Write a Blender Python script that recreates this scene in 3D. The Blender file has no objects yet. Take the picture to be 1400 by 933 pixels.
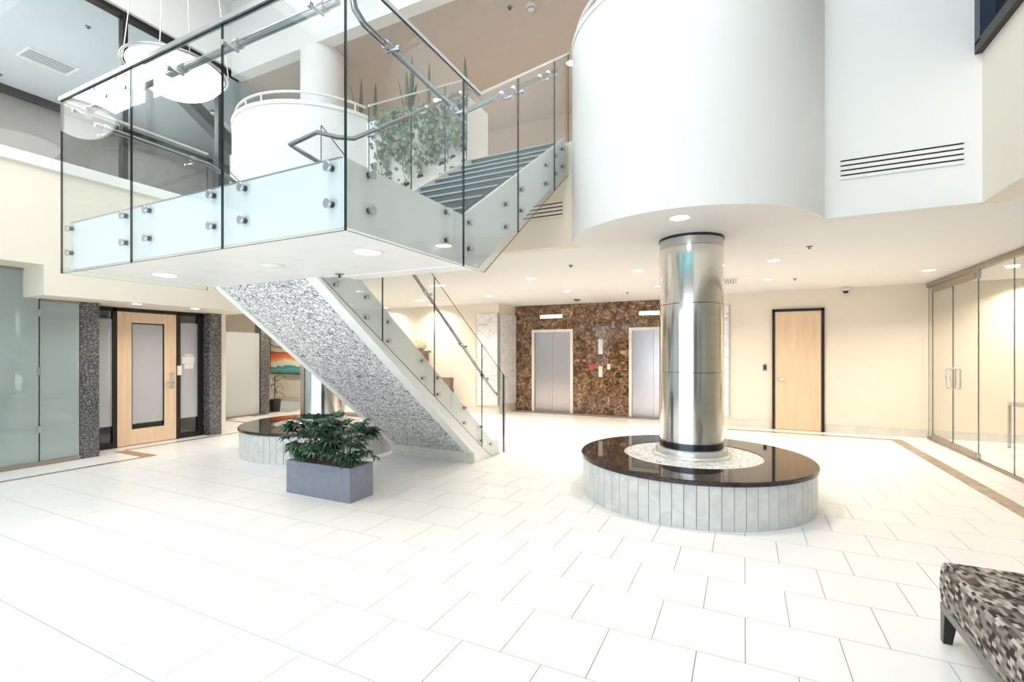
import bpy, math, random
from mathutils import Vector, Matrix
random.seed(7)
S = bpy.context.scene
COL = S.collection
PI = math.pi

# ------------------------------------------------------------------ camera
cam_d = bpy.data.cameras.new('camera')
cam = bpy.data.objects.new('camera', cam_d); COL.objects.link(cam)
cam.location = (0, 0, 1.55)
cam.rotation_euler = (math.radians(90), 0, math.radians(26))
cam_d.sensor_width = 36.0
cam_d.lens = 650 * 36.0 / 1400
cam_d.shift_y = 16.5 / 1400
cam_d.clip_start = 0.05
S.camera = cam

# ------------------------------------------------------------------ world, daylight, exposure
W = bpy.data.worlds.new('sky'); S.world = W; W.use_nodes = True
W.node_tree.nodes['Background'].inputs[0].default_value = (0.80, 0.91, 1.0, 1)
W.node_tree.nodes['Background'].inputs[1].default_value = 1.7

def area(name, loc, rot, sx, sy, power, color, shape='RECTANGLE', spread=None, parent=None):
    l = bpy.data.lights.new(name, 'AREA'); l.shape = shape; l.size = sx
    if shape in ('RECTANGLE', 'ELLIPSE'): l.size_y = sy
    l.energy = power; l.color = color
    if spread is not None: l.spread = math.radians(spread)
    o = bpy.data.objects.new(name, l); COL.objects.link(o)
    o.location = loc; o.rotation_euler = rot
    if parent: o.parent = parent
    return o
TOP_LIGHT_W, WINDOW_W, DOWN_W = 355, 200, 25
area('added_top_light', (-3.2, 0.4, 7.95), (0, 0, 0), 8.6, 6.6, TOP_LIGHT_W, (1.0, 0.965, 0.92))  # unseen roof light, added to light the drum and atrium from above
area('entrance_daylight', (-3.15, -4.35, 1.65), (math.radians(90), 0, 0), 9.6, 3.0, WINDOW_W, (0.80, 0.91, 1.0))
S.view_settings.view_transform = 'Standard'
S.view_settings.look = 'None'
S.view_settings.gamma = 1.0
S.view_settings.use_curve_mapping = False
S.view_settings.exposure = 0.0
try:
    cy = S.cycles
    cy.transparent_max_bounces = 40; cy.max_bounces = 8; cy.diffuse_bounces = 4; cy.glossy_bounces = 4
    cy.caustics_reflective = False; cy.caustics_refractive = False
    cy.sample_clamp_indirect = 6.0; cy.use_denoising = True
except Exception: pass

# ------------------------------------------------------------------ materials
MATS = {}
def newmat(name):
    m = bpy.data.materials.new(name); m.use_nodes = True
    nt = m.node_tree; b = nt.nodes['Principled BSDF']
    MATS[name] = m
    return m, nt, b
def N(nt, typ, **kw):
    n = nt.nodes.new(typ)
    for k, v in kw.items():
        if k in n.inputs.keys() if isinstance(k, str) else False: n.inputs[k].default_value = v
        else: setattr(n, k, v)
    return n
def ramp(nt, stops, interp='LINEAR'):
    r = nt.nodes.new('ShaderNodeValToRGB'); cr = r.color_ramp; cr.interpolation = interp
    while len(cr.elements) < len(stops): cr.elements.new(0.5)
    for e, (p, c) in zip(cr.elements, stops):
        e.position = p; e.color = (*c, 1)
    return r
def mat(name, col, rough=0.5, metal=0.0, var=0.03, scale=6.0, bump=0.0, bscale=60.0, spec=0.5, coat=0.0, stretch=None):
    m, nt, b = newmat(name)
    b.inputs['Roughness'].default_value = rough; b.inputs['Metallic'].default_value = metal
    b.inputs['Specular IOR Level'].default_value = spec
    b.inputs['Coat Weight'].default_value = coat
    tc = nt.nodes.new('ShaderNodeTexCoord'); src = tc.outputs['Object']
    if stretch:
        mp = nt.nodes.new('ShaderNodeMapping'); mp.inputs['Scale'].default_value = stretch
        nt.links.new(src, mp.inputs['Vector']); src = mp.outputs['Vector']
    no = N(nt, 'ShaderNodeTexNoise', Scale=scale, Detail=4.0); nt.links.new(src, no.inputs['Vector'])
    r = ramp(nt, [(0.3, tuple(max(0, c * (1 - var)) for c in col)), (0.7, tuple(min(1, c * (1 + var)) for c in col))])
    nt.links.new(no.outputs['Fac'], r.inputs['Fac']); nt.links.new(r.outputs['Color'], b.inputs['Base Color'])
    if bump:
        n2 = N(nt, 'ShaderNodeTexNoise', Scale=bscale, Detail=3.0); nt.links.new(src, n2.inputs['Vector'])
        bp = N(nt, 'ShaderNodeBump', Strength=bump, Distance=0.004)
        nt.links.new(n2.outputs['Fac'], bp.inputs['Height']); nt.links.new(bp.outputs['Normal'], b.inputs['Normal'])
    return m
def emit(name, col, strength):
    m, nt, b = newmat(name)
    b.inputs['Base Color'].default_value = (*col, 1); b.inputs['Emission Color'].default_value = (*col, 1)
    b.inputs['Emission Strength'].default_value = strength
    return m
def glass(name, tint, base_refl=0.04, rough=0.0, haze=0.0, hazecol=(0.8, 0.85, 0.85)):
    """thin sheet glass: straight-through transmission plus a Schlick reflection, optional milky film"""
    m = bpy.data.materials.new(name); m.use_nodes = True; MATS[name] = m
    nt = m.node_tree; nt.nodes.clear()
    out = nt.nodes.new('ShaderNodeOutputMaterial')
    tr = nt.nodes.new('ShaderNodeBsdfTransparent'); tr.inputs[0].default_value = (*tint, 1)
    gl = nt.nodes.new('ShaderNodeBsdfGlossy'); gl.inputs['Roughness'].default_value = rough
    lw = nt.nodes.new('ShaderNodeLayerWeight'); lw.inputs['Blend'].default_value = 0.5
    p = N(nt, 'ShaderNodeMath', operation='POWER'); p.inputs[1].default_value = 5.0
    nt.links.new(lw.outputs['Facing'], p.inputs[0])
    ma = N(nt, 'ShaderNodeMath', operation='MULTIPLY_ADD'); ma.inputs[1].default_value = 1 - base_refl; ma.inputs[2].default_value = base_refl
    nt.links.new(p.outputs[0], ma.inputs[0])
    body = tr.outputs[0]
    if haze > 0:
        df = nt.nodes.new('ShaderNodeBsdfDiffuse')
        no = N(nt, 'ShaderNodeTexNoise', Scale=0.9, Detail=2.0)
        tc = nt.nodes.new('ShaderNodeTexCoord'); nt.links.new(tc.outputs['Object'], no.inputs['Vector'])
        rr = ramp(nt, [(0.35, tuple(c * 0.93 for c in hazecol)), (0.65, hazecol)])
        nt.links.new(no.outputs['Fac'], rr.inputs['Fac']); nt.links.new(rr.outputs['Color'], df.inputs['Color'])
        tl = nt.nodes.new('ShaderNodeBsdfTranslucent'); nt.links.new(rr.outputs['Color'], tl.inputs['Color'])
        mx0 = nt.nodes.new('ShaderNodeMixShader'); mx0.inputs[0].default_value = 0.3
        nt.links.new(df.outputs[0], mx0.inputs[1]); nt.links.new(tl.outputs[0], mx0.inputs[2])
        mx = nt.nodes.new('ShaderNodeMixShader'); mx.inputs[0].default_value = haze
        nt.links.new(tr.outputs[0], mx.inputs[1]); nt.links.new(mx0.outputs[0], mx.inputs[2]); body = mx.outputs[0]
    mix = nt.nodes.new('ShaderNodeMixShader'); nt.links.new(ma.outputs[0], mix.inputs[0])
    nt.links.new(body, mix.inputs[1]); nt.links.new(gl.outputs[0], mix.inputs[2])
    nt.links.new(mix.outputs[0], out.inputs['Surface'])
    return m
def crackle(name, scale, white, dark, line=0.06, rough=0.2, var=0.25, metal=0.0):
    m, nt, b = newmat(name)
    tc = nt.nodes.new('ShaderNodeTexCoord')
    no = N(nt, 'ShaderNodeTexNoise', Scale=scale * 0.6, Detail=2.0); nt.links.new(tc.outputs['Object'], no.inputs['Vector'])
    mxv = N(nt, 'ShaderNodeMixRGB'); mxv.inputs[0].default_value = 0.06
    nt.links.new(tc.outputs['Object'], mxv.inputs[1]); nt.links.new(no.outputs['Color'], mxv.inputs[2])
    ve = N(nt, 'ShaderNodeTexVoronoi', feature='DISTANCE_TO_EDGE', Scale=scale); nt.links.new(mxv.outputs[0], ve.inputs['Vector'])
    vc = N(nt, 'ShaderNodeTexVoronoi', feature='F1', Scale=scale); nt.links.new(mxv.outputs[0], vc.inputs['Vector'])
    sep = nt.nodes.new('ShaderNodeSeparateColor'); nt.links.new(vc.outputs['Color'], sep.inputs[0])
    cells = ramp(nt, [(0.0, tuple(c * (1 - var) for c in white)), (0.6, white), (1.0, tuple(min(1, c * 1.05) for c in white))])
    nt.links.new(sep.outputs[0], cells.inputs['Fac'])
    edge = ramp(nt, [(line * 0.4, (0, 0, 0)), (line, (1, 1, 1))]); nt.links.new(ve.outputs['Distance'], edge.inputs['Fac'])
    mx = N(nt, 'ShaderNodeMixRGB'); mx.inputs[1].default_value = (*dark, 1)
    nt.links.new(edge.outputs['Color'], mx.inputs[0]); nt.links.new(cells.outputs['Color'], mx.inputs[2])
    nt.links.new(mx.outputs[0], b.inputs['Base Color'])
    bp = N(nt, 'ShaderNodeBump', Strength=0.5, Distance=0.003); nt.links.new(edge.outputs['Color'], bp.inputs['Height'])
    nt.links.new(bp.outputs['Normal'], b.inputs['Normal'])
    b.inputs['Roughness'].default_value = rough; b.inputs['Metallic'].default_value = metal
    return m
def stone(name, stops, scale, detail=8.0, rough=0.15, dist=1.2, veins=None, rnd=True):
    m, nt, b = newmat(name)
    tc = nt.nodes.new('ShaderNodeTexCoord'); src = tc.outputs['Object']
    if rnd:
        oi = nt.nodes.new('ShaderNodeObjectInfo'); vm = N(nt, 'ShaderNodeVectorMath', operation='MULTIPLY_ADD')
        cx = nt.nodes.new('ShaderNodeCombineXYZ')
        for i in range(3): nt.links.new(oi.outputs['Random'], cx.inputs[i])
        vm.inputs[1].default_value = (31, 17, 23)
        nt.links.new(cx.outputs[0], vm.inputs[0]); nt.links.new(src, vm.inputs[2]); src = vm.outputs[0]
    no = N(nt, 'ShaderNodeTexNoise', Scale=scale, Detail=detail, Distortion=dist); no.inputs['Roughness'].default_value = 0.68
    nt.links.new(src, no.inputs['Vector'])
    r = ramp(nt, stops); nt.links.new(no.outputs['Fac'], r.inputs['Fac']); colr = r.outputs['Color']
    if veins:
        vs, vcol, vw = veins
        n2 = N(nt, 'ShaderNodeTexNoise', Scale=vs, Detail=3.0); nt.links.new(src, n2.inputs['Vector'])
        mv = N(nt, 'ShaderNodeMixRGB'); mv.inputs[0].default_value = 0.25
        nt.links.new(src, mv.inputs[1]); nt.links.new(n2.outputs['Color'], mv.inputs[2])
        vo = N(nt, 'ShaderNodeTexVoronoi', feature='DISTANCE_TO_EDGE', Scale=vs); nt.links.new(mv.outputs[0], vo.inputs['Vector'])
        vr = ramp(nt, [(0.0, (1, 1, 1)), (vw, (0, 0, 0))]); nt.links.new(vo.outputs['Distance'], vr.inputs['Fac'])
        mx = N(nt, 'ShaderNodeMixRGB'); mx.inputs[2].default_value = (*vcol, 1)
        nt.links.new(vr.outputs['Color'], mx.inputs[0]); nt.links.new(colr, mx.inputs[1]); colr = mx.outputs[0]
    nt.links.new(colr, b.inputs['Base Color']); b.inputs['Roughness'].default_value = rough
    return m

WHITE = mat('white_paint', (0.875, 0.86, 0.835), 0.6, var=0.006, bump=0.05)
CEIL = mat('ceiling_paint', (0.90, 0.89, 0.87), 0.7, var=0.006, bump=0.05)
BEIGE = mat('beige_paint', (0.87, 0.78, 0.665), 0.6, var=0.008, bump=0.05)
CREAM = mat('cream_paint', (0.87, 0.80, 0.69), 0.6, var=0.008, bump=0.05)
GREYW = mat('grey_office_paint', (0.62, 0.63, 0.64), 0.7)
DARKW = mat('dark_office_wall', (0.14, 0.12, 0.11), 0.7)
REARW = mat('taupe_entrance_stone', (0.36, 0.33, 0.29), 0.5)
SHADED_CEIL = mat('shaded_ceiling_paint', (0.55, 0.48, 0.42), 0.45)  # beige ceiling darkened in the paint to carry the hall's low light
PINK = mat('pale_rose_paint', (0.76, 0.62, 0.53), 0.6)
TRIM = mat('white_trim', (0.88, 0.87, 0.83), 0.4)
TILE = stone('porcelain_tile', [(0.3, (0.84, 0.845, 0.84)), (0.7, (0.89, 0.89, 0.88))], 2.0, rough=0.28, dist=0.3)
GROUT = mat('grout', (0.36, 0.39, 0.38), 0.9)
STRIP = stone('brown_border_marble', [(0.3, (0.20, 0.14, 0.09)), (0.7, (0.42, 0.32, 0.22))], 7.0, rough=0.2)
REDSTRIP = stone('red_border_marble', [(0.3, (0.30, 0.15, 0.09)), (0.7, (0.48, 0.28, 0.18))], 7.0, rough=0.2)
BASETILE = stone('pale_marble_skirting', [(0.3, (0.66, 0.63, 0.57)), (0.7, (0.80, 0.78, 0.73))], 4.0, rough=0.25)
MARBLE = stone('brown_marble', [(0.36, (0.035, 0.016, 0.008)), (0.47, (0.12, 0.06, 0.028)), (0.57, (0.28, 0.165, 0.085)), (0.68, (0.68, 0.53, 0.37))], 8.0, rough=0.07, veins=(5.0, (0.50, 0.36, 0.24), 0.018))
GRANITE = stone('black_speckled_granite', [(0.36, (0.03, 0.03, 0.032)), (0.5, (0.085, 0.085, 0.088)), (0.66, (0.34, 0.34, 0.34))], 42.0, rough=0.12, dist=0.0)
BLACKGR = stone('polished_dark_granite', [(0.35, (0.012, 0.010, 0.010)), (0.7, (0.06, 0.045, 0.038))], 30.0, rough=0.03, dist=0.0)
CLAD = stone('grey_white_marble_cladding', [(0.3, (0.56, 0.57, 0.56)), (0.7, (0.76, 0.76, 0.75))], 5.0, rough=0.3)
STEEL = mat('brushed_steel', (0.77, 0.745, 0.71), 0.13, 1.0, var=0.03, scale=3.0, stretch=(1, 1, 12))
RAIL = mat('handrail_steel', (0.46, 0.49, 0.50), 0.2, 1.0)
STEEL_D = mat('satin_steel', (0.55, 0.56, 0.57), 0.28, 1.0)
DARKSTEEL = mat('dark_steel_band', (0.10, 0.11, 0.13), 0.2, 1.0)
LIFTSTEEL = mat('elevator_steel', (0.58, 0.535, 0.535), 0.25, 1.0, var=0.06, scale=2.0, stretch=(30, 1, 1))
ALU = mat('bronze_aluminium', (0.36, 0.31, 0.25), 0.35, 0.8)
BLACKMET = mat('black_frame_metal', (0.022, 0.018, 0.016), 0.4, 0.3)
BLUEMET = mat('blue_black_frame', (0.018, 0.035, 0.06), 0.3, 0.4)
WOOD = mat('pale_maple', (0.80, 0.59, 0.40), 0.35, var=0.07, scale=3.0, stretch=(6, 6, 0.5))
CARPET = mat('slate_stair_carpet', (0.085, 0.11, 0.115), 0.95, var=0.25, scale=80.0, bump=0.4, bscale=300)
NOSE = mat('pale_nosing', (0.45, 0.52, 0.52), 0.5)
FROST = mat('frosted_fascia_glass', (0.92, 0.945, 0.95), 0.12, spec=0.5, var=0.015, scale=1.0)
STRG = mat('white_stringer', (0.90, 0.90, 0.88), 0.35)
CRACK = crackle('crackle_soffit_resin', 22.0, (0.86, 0.86, 0.87), (0.13, 0.13, 0.14), 0.075, 0.3, 0.3)
CRACKW = crackle('crackle_white_resin', 4.5, (0.92, 0.92, 0.92), (0.38, 0.36, 0.36), 0.014, 0.2, 0.05)
CRACKB = crackle('crackle_bench_resin', 16.0, (0.88, 0.88, 0.87), (0.36, 0.36, 0.37), 0.045, 0.12, 0.2)
GLASS = glass('clear_glass', (0.975, 0.988, 0.985), 0.04)
GLASS_R = glass('partition_glass', (0.96, 0.965, 0.945), 0.03)
EDGE = mat('dark_glass_edge', (0.015, 0.035, 0.038), 0.25)
EDGE_L = mat('green_glass_edge', (0.25, 0.36, 0.34), 0.2)
CURTAIN = glass('curtain_wall_glass', (0.88, 0.93, 0.94), 0.05)
TEALFILM = glass('teal_film_glass', (0.70, 0.82, 0.80), 0.10, haze=0.80, hazecol=(0.55, 0.65, 0.62))
GREYFILM = glass('grey_film_glass', (0.85, 0.87, 0.90), 0.05, haze=0.82, hazecol=(0.80, 0.80, 0.83))
WHITEFILM = glass('white_film_glass', (0.85, 0.9, 0.88), 0.05, haze=0.80, hazecol=(0.78, 0.84, 0.83))
TEALPANE = glass('teal_window_glass', (0.50, 0.78, 0.80), 0.04)
TINTED = glass('blue_tinted_glass', (0.25, 0.35, 0.4), 0.12)
PLANTER = mat('slate_planter', (0.215, 0.24, 0.30), 0.45, var=0.08, scale=12, bump=0.1)
PEBBLE = mat('bark_mulch', (0.26, 0.20, 0.15), 0.9, var=0.5, scale=60, bump=0.6, bscale=90)
LEAF = mat('dark_green_leaf', (0.035, 0.085, 0.045), 0.35, var=0.5, scale=8)
LEAF2 = mat('ivy_leaf', (0.19, 0.27, 0.18), 0.5, var=0.5, scale=9)
LEAF3 = mat('snake_plant_leaf', (0.11, 0.13, 0.08), 0.5, var=0.4, scale=20, stretch=(1, 1, 3))
STEM = mat('green_stem', (0.12, 0.12, 0.05), 0.7)
LAMPG = emit('lamp_glow', (1.0, 0.97, 0.92), 1.7)
DOWNG = emit('downlight_glow', (1.0, 0.95, 0.87), 14.0)
LANTERN = emit('lantern_glow', (1.0, 0.86, 0.70), 2.2)
PAPER = mat('white_paper', (0.88, 0.87, 0.85), 0.8)
PLASTIC = mat('white_plastic', (0.82, 0.81, 0.78), 0.4)
BLACKP = mat('black_plastic', (0.02, 0.02, 0.02), 0.3)
GREYP = mat('grey_plastic', (0.25, 0.25, 0.25), 0.4)
REDP = mat('red_plastic', (0.55, 0.06, 0.05), 0.4)
BROWNP = mat('brown_leather', (0.17, 0.12, 0.085), 0.5, var=0.2, scale=9)
DARKWOOD = mat('espresso_wood', (0.022, 0.017, 0.016), 0.25, var=0.3, scale=9)
GREYWOOD = mat('grey_bench_rail', (0.17, 0.16, 0.15), 0.35)
SLOT_SHADE = mat('slot_shade', (0.03, 0.026, 0.022), 0.9)

def make_tweed():
    m, nt, b = newmat('checked_weave_fabric')
    tc = nt.nodes.new('ShaderNodeTexCoord')
    mp = nt.nodes.new('ShaderNodeMapping'); mp.inputs['Location'].default_value = (0.011, 0.007, 0.009)
    nt.links.new(tc.outputs['Object'], mp.inputs['Vector'])
    sx = nt.nodes.new('ShaderNodeSeparateXYZ'); nt.links.new(mp.outputs[0], sx.inputs[0])
    # rows run along the bench, every other row shifted half a block
    def snap(sock, step):
        n = N(nt, 'ShaderNodeMath', operation='SNAP'); n.inputs[1].default_value = step; nt.links.new(sock, n.inputs[0]); return n.outputs[0]
    rx = snap(sx.outputs['X'], 0.019); rz = snap(sx.outputs['Z'], 0.019)
    add = N(nt, 'ShaderNodeMath', operation='ADD'); nt.links.new(rx, add.inputs[0]); nt.links.new(rz, add.inputs[1])
    sh = N(nt, 'ShaderNodeMath', operation='MULTIPLY_ADD'); sh.inputs[1].default_value = 0.72
    nt.links.new(add.outputs[0], sh.inputs[0]); nt.links.new(sx.outputs['Y'], sh.inputs[2])
    ry = snap(sh.outputs[0], 0.034)
    cb = nt.nodes.new('ShaderNodeCombineXYZ'); nt.links.new(rx, cb.inputs[0]); nt.links.new(ry, cb.inputs[1]); nt.links.new(rz, cb.inputs[2])
    wn = nt.nodes.new('ShaderNodeTexWhiteNoise'); nt.links.new(cb.outputs[0], wn.inputs['Vector'])
    r = ramp(nt, [(0.0, (0.030, 0.022, 0.017)), (0.20, (0.115, 0.092, 0.075)), (0.40, (0.24, 0.205, 0.17)), (0.64, (0.36, 0.325, 0.28)), (0.84, (0.52, 0.48, 0.42))], 'CONSTANT')
    nt.links.new(wn.outputs['Value'], r.inputs['Fac'])
    no = N(nt, 'ShaderNodeTexNoise', Scale=350.0); nt.links.new(tc.outputs['Object'], no.inputs['Vector'])
    bp = N(nt, 'ShaderNodeBump', Strength=0.4, Distance=0.002); nt.links.new(no.outputs['Fac'], bp.inputs['Height'])
    nt.links.new(bp.outputs['Normal'], b.inputs['Normal'])
    nt.links.new(r.outputs['Color'], b.inputs['Base Color']); b.inputs['Roughness'].default_value = 0.9
    return m
TWEED = make_tweed()
def make_painting():
    m, nt, b = newmat('abstract_landscape_paint')
    tc = nt.nodes.new('ShaderNodeTexCoord'); sp = nt.nodes.new('ShaderNodeSeparateXYZ'); nt.links.new(tc.outputs['Object'], sp.inputs[0])
    no = N(nt, 'ShaderNodeTexNoise', Scale=1.6, Detail=4.0); nt.links.new(tc.outputs['Object'], no.inputs['Vector'])
    a = N(nt, 'ShaderNodeMath', operation='MULTIPLY_ADD'); a.inputs[1].default_value = 0.45
    nt.links.new(no.outputs['Fac'], a.inputs[0]); nt.links.new(sp.outputs['Z'], a.inputs[2])
    mr = nt.nodes.new('ShaderNodeMapRange'); mr.inputs['From Min'].default_value = 0.2; mr.inputs['From Max'].default_value = 1.55
    nt.links.new(a.outputs[0], mr.inputs['Value'])
    r = ramp(nt, [(0.0, (0.05, 0.22, 0.22)), (0.10, (0.12, 0.46, 0.46)), (0.17, (0.06, 0.25, 0.25)), (0.20, (0.78, 0.84, 0.76)), (0.30, (0.86, 0.80, 0.66)), (0.34, (0.86, 0.50, 0.16)), (0.40, (0.82, 0.20, 0.07)), (0.50, (0.70, 0.12, 0.05)),
                  (0.53, (0.08, 0.05, 0.04)), (0.56, (0.72, 0.60, 0.48)), (0.64, (0.66, 0.55, 0.44)), (0.66, (0.10, 0.07, 0.05)), (0.69, (0.80, 0.76, 0.70)), (0.84, (0.80, 0.76, 0.70)), (0.86, (0.12, 0.08, 0.06)), (0.88, (0.80, 0.77, 0.71))])
    nt.links.new(mr.outputs[0], r.inputs['Fac']); nt.links.new(r.outputs['Color'], b.inputs['Base Color']); b.inputs['Roughness'].default_value = 0.5
    return m
PAINT = make_painting()

# ------------------------------------------------------------------ mesh helpers
class MB:
    def __init__(s): s.v = []; s.f = []; s.m = []
    def add(s, vs, fs, mi=0):
        o = len(s.v); s.v += [tuple(p) for p in vs]
        for i, f in enumerate(fs): s.f.append(tuple(o + k for k in f)); s.m.append(mi if isinstance(mi, int) else mi[i])
        return s
    def box(s, x0, x1, y0, y1, z0, z1, mi=0):
        return s.add([(x0,y0,z0),(x1,y0,z0),(x1,y1,z0),(x0,y1,z0),(x0,y0,z1),(x1,y0,z1),(x1,y1,z1),(x0,y1,z1)],
                     [(0,3,2,1),(4,5,6,7),(0,1,5,4),(1,2,6,5),(2,3,7,6),(3,0,4,7)], mi)
    def prism(s, poly, axis, a0, a1, cap=0, side=0):
        """poly: 2-D outline in (Y,Z) for axis X, (X,Z) for axis Y, (X,Y) for axis Z"""
        def P(p, a): return {'X': (a, p[0], p[1]), 'Y': (p[0], a, p[1]), 'Z': (p[0], p[1], a)}[axis]
        n = len(poly); vs = [P(p, a0) for p in poly] + [P(p, a1) for p in poly]
        fs = [tuple(range(n - 1, -1, -1)), tuple(range(n, 2 * n))]; mi = [cap, cap]
        for i in range(n):
            j = (i + 1) % n; fs.append((i, j, n + j, n + i)); mi.append(side)
        return s.add(vs, fs, mi)
    def tube(s, pts, r, n=10, mi=0, closed=False):
        pts = [Vector(p) for p in pts]; rings = []; prev = None; L = len(pts)
        for i, p in enumerate(pts):
            a = pts[i - 1] if (i > 0 or closed) else p
            b = pts[(i + 1) % L] if (i < L - 1 or closed) else p
            t = (b - a)
            t = t.normalized() if t.length > 1e-9 else Vector((0, 0, 1))
            if prev is None:
                ref = Vector((0, 0, 1)) if abs(t.z) < 0.9 else Vector((1, 0, 0)); x = t.cross(ref).normalized()
            else:
                x = prev - t * prev.dot(t)
                x = x.normalized() if x.length > 1e-6 else t.orthogonal().normalized()
            prev = x; y = t.cross(x)
            rr = r[i] if isinstance(r, (list, tuple)) else r
            rings.append([p + (x * math.cos(2 * PI * k / n) + y * math.sin(2 * PI * k / n)) * rr for k in range(n)])
        vs = [q for ring in rings for q in ring]; fs = []
        for i in range(L if closed else L - 1):
            j = (i + 1) % L
            for k in range(n):
                l = (k + 1) % n; fs.append((i * n + k, i * n + l, j * n + l, j * n + k))
        if not closed:
            fs.append(tuple(range(n - 1, -1, -1))); fs.append(tuple((L - 1) * n + k for k in range(n)))
        return s.add(vs, fs, mi)
    def lathe(s, prof, c=(0, 0, 0), n=48, a0=0.0, a1=2 * PI, mi=0, closed_prof=False):
        full = abs(a1 - a0 - 2 * PI) < 1e-6; m = n if full else n + 1; P = len(prof)
        vs = []
        for i in range(m):
            a = a0 + (a1 - a0) * i / n
            for r, z in prof: vs.append((c[0] + r * math.cos(a), c[1] + r * math.sin(a), c[2] + z))
        fs = []
        for i in range(n):
            j = (i + 1) % m
            for k in range(P if closed_prof else P - 1):
                l = (k + 1) % P; fs.append((i * P + k, j * P + k, j * P + l, i * P + l))
        if not full and closed_prof:
            fs.append(tuple(range(P))); fs.append(tuple((m - 1) * P + k for k in range(P - 1, -1, -1)))
        return s.add(vs, fs, mi)
    def mesh(s, name, mats, origin=(0, 0, 0), smooth=None):
        me = bpy.data.meshes.new(name); o = Vector(origin)
        me.from_pydata([tuple(Vector(p) - o) for p in s.v], [], s.f); 
        for m in (mats if isinstance(mats, (list, tuple)) else [mats]): me.materials.append(m)
        if any(s.m): me.polygons.foreach_set('material_index', s.m)
        if smooth is not None:
            me.polygons.foreach_set('use_smooth', [True] * len(me.polygons))
            me.set_sharp_from_angle(angle=math.radians(smooth))
        me.validate(); me.update()
        return me
def wloc(o):
    v = Vector((0, 0, 0))
    while o: v += o.location; o = o.parent
    return v
def link(name, data, parent=None, loc=(0, 0, 0), rot=None):
    o = bpy.data.objects.new(name, data); COL.objects.link(o); o.location = loc
    if rot is not None: o.rotation_euler = rot
    if parent: o.parent = parent
    return o
def build(name, mb, mats, parent=None, smooth=None, label=None, cat=None, group=None, kind=None):
    """one mesh object; vertices are given in world space. Top-level meshes get their origin at their base centre."""
    if parent: org = wloc(parent); loc = (0, 0, 0)
    else:
        xs, ys, zs = zip(*mb.v); org = Vector(((min(xs) + max(xs)) / 2, (min(ys) + max(ys)) / 2, min(zs))); loc = org
    o = link(name, mb.mesh(name, mats, org, smooth), parent, loc)
    return tag(o, label, cat, group, kind)
def tag(o, label=None, cat=None, group=None, kind=None):
    if label: o['label'] = label
    if cat: o['category'] = cat
    if group: o['group'] = group
    if kind: o['kind'] = kind
    return o
def thing(name, loc, label, cat, group=None, kind=None, rotz=0):
    o = link(name, None, None, loc); o.rotation_euler = (0, 0, rotz); o.empty_display_size = 0.1
    return tag(o, label, cat, group, kind)
def B(*a, **k): return MB().box(*a, **k)
def struct(name, mb, mats, label, cat, **k): return build(name, mb, mats, None, label=label, cat=cat, kind='structure', **k)

# key levels
ZC, ZF, ZG, Z2, ZA = 2.82, 4.05, 5.02, 6.42, 7.7
XL, XR, YB, YS = -8.1, 1.8, 11.1, 5.35       # atrium left face, right face, back wall, slab edge
TH = math.radians(26)
def cam_space(X, Y, Z):
    r = X * math.cos(TH) + Y * math.sin(TH); d = -X * math.sin(TH) + Y * math.cos(TH)
    return (700 + 650 * r / d, 483 - 650 * (Z - 1.55) / d, d) if d > 0.2 else (-9999, -9999, d)

# ------------------------------------------------------------------ floor with tiles
FX0, FX1, FY0, FY1 = -14.5, 7.5, -4.6, 11.9
floor = struct('floor', B(FX0, FX1, FY0, FY1, -0.2, -0.005), GROUT, 'white porcelain tiled lobby floor', 'floor')
P = 0.457; G = 0.0028
cells = []
ny0 = math.floor((FY0 - 2.645) / P)
for j in range(ny0, int((FY1 - 2.645) / P) + 1):
    y0 = 2.645 + j * P; off = -0.45 if j % 2 == 0 else -0.45 + P / 2
    for i in range(int((-9.3 - off) / P) - 4, int((FX1 - off) / P) + 1):
        x0 = off + i * P
        if x0 < -14.4 or y0 < -4.5 or y0 + P > 11.75: continue
        u, v, d = cam_space(x0 + P / 2, y0 + P / 2, 0)
        seen = d > 0.5 and -60 < u < 1460 and v < 990
        cells.append((d if seen else 900 + abs(d), x0, y0))
cells.sort()
tile_me = B(G, P - G, G, P - G, -0.016, 0.0).mesh('tile', TILE)
fl = wloc(floor)
for d, x0, y0 in cells[:300]:
    link('tile', tile_me, floor, (x0 - fl.x, y0 - fl.y, -fl.z))
far = MB()
for d, x0, y0 in cells[300:]: far.box(x0 + G, x0 + P - G, y0 + G, y0 + P - G, -0.016, 0.0)
build('distant_tiles', far, TILE, floor, kind='stuff')
def strip(x0, x1, y0, y1, step, m):
    lx, ly = x1 - x0, y1 - y0; n = max(1, round(max(lx, ly) / step))
    for k in range(n):
        a, b = k / n, (k + 1) / n
        if lx > ly: q = B(x0 + lx * a + .002, x0 + lx * b - .002, y0, y1, -0.01, 0.0025)
        else: q = B(x0, x1, y0 + ly * a + .002, y0 + ly * b - .002, -0.01, 0.0025)
        build('border_strip', q, m, floor)
strip(2.36, 2.53, -3.5, 10.55, 1.30, STRIP)
strip(-0.3, 2.53, 10.55, 10.68, 1.30, STRIP)
strip(-5.6, -0.3, 11.36, 11.46, 1.06, REDSTRIP)
strip(-8.06, -7.98, -3.0, 3.95, 1.2, STRIP)
strip(-8.85, -7.98, 3.95, 4.12, 0.9, REDSTRIP)
strip(-8.90, -8.82, 4.12, 6.9, 1.2, STRIP)
strip(-10.8, -8.82, 6.9, 6.98, 1.2, STRIP)

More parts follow.
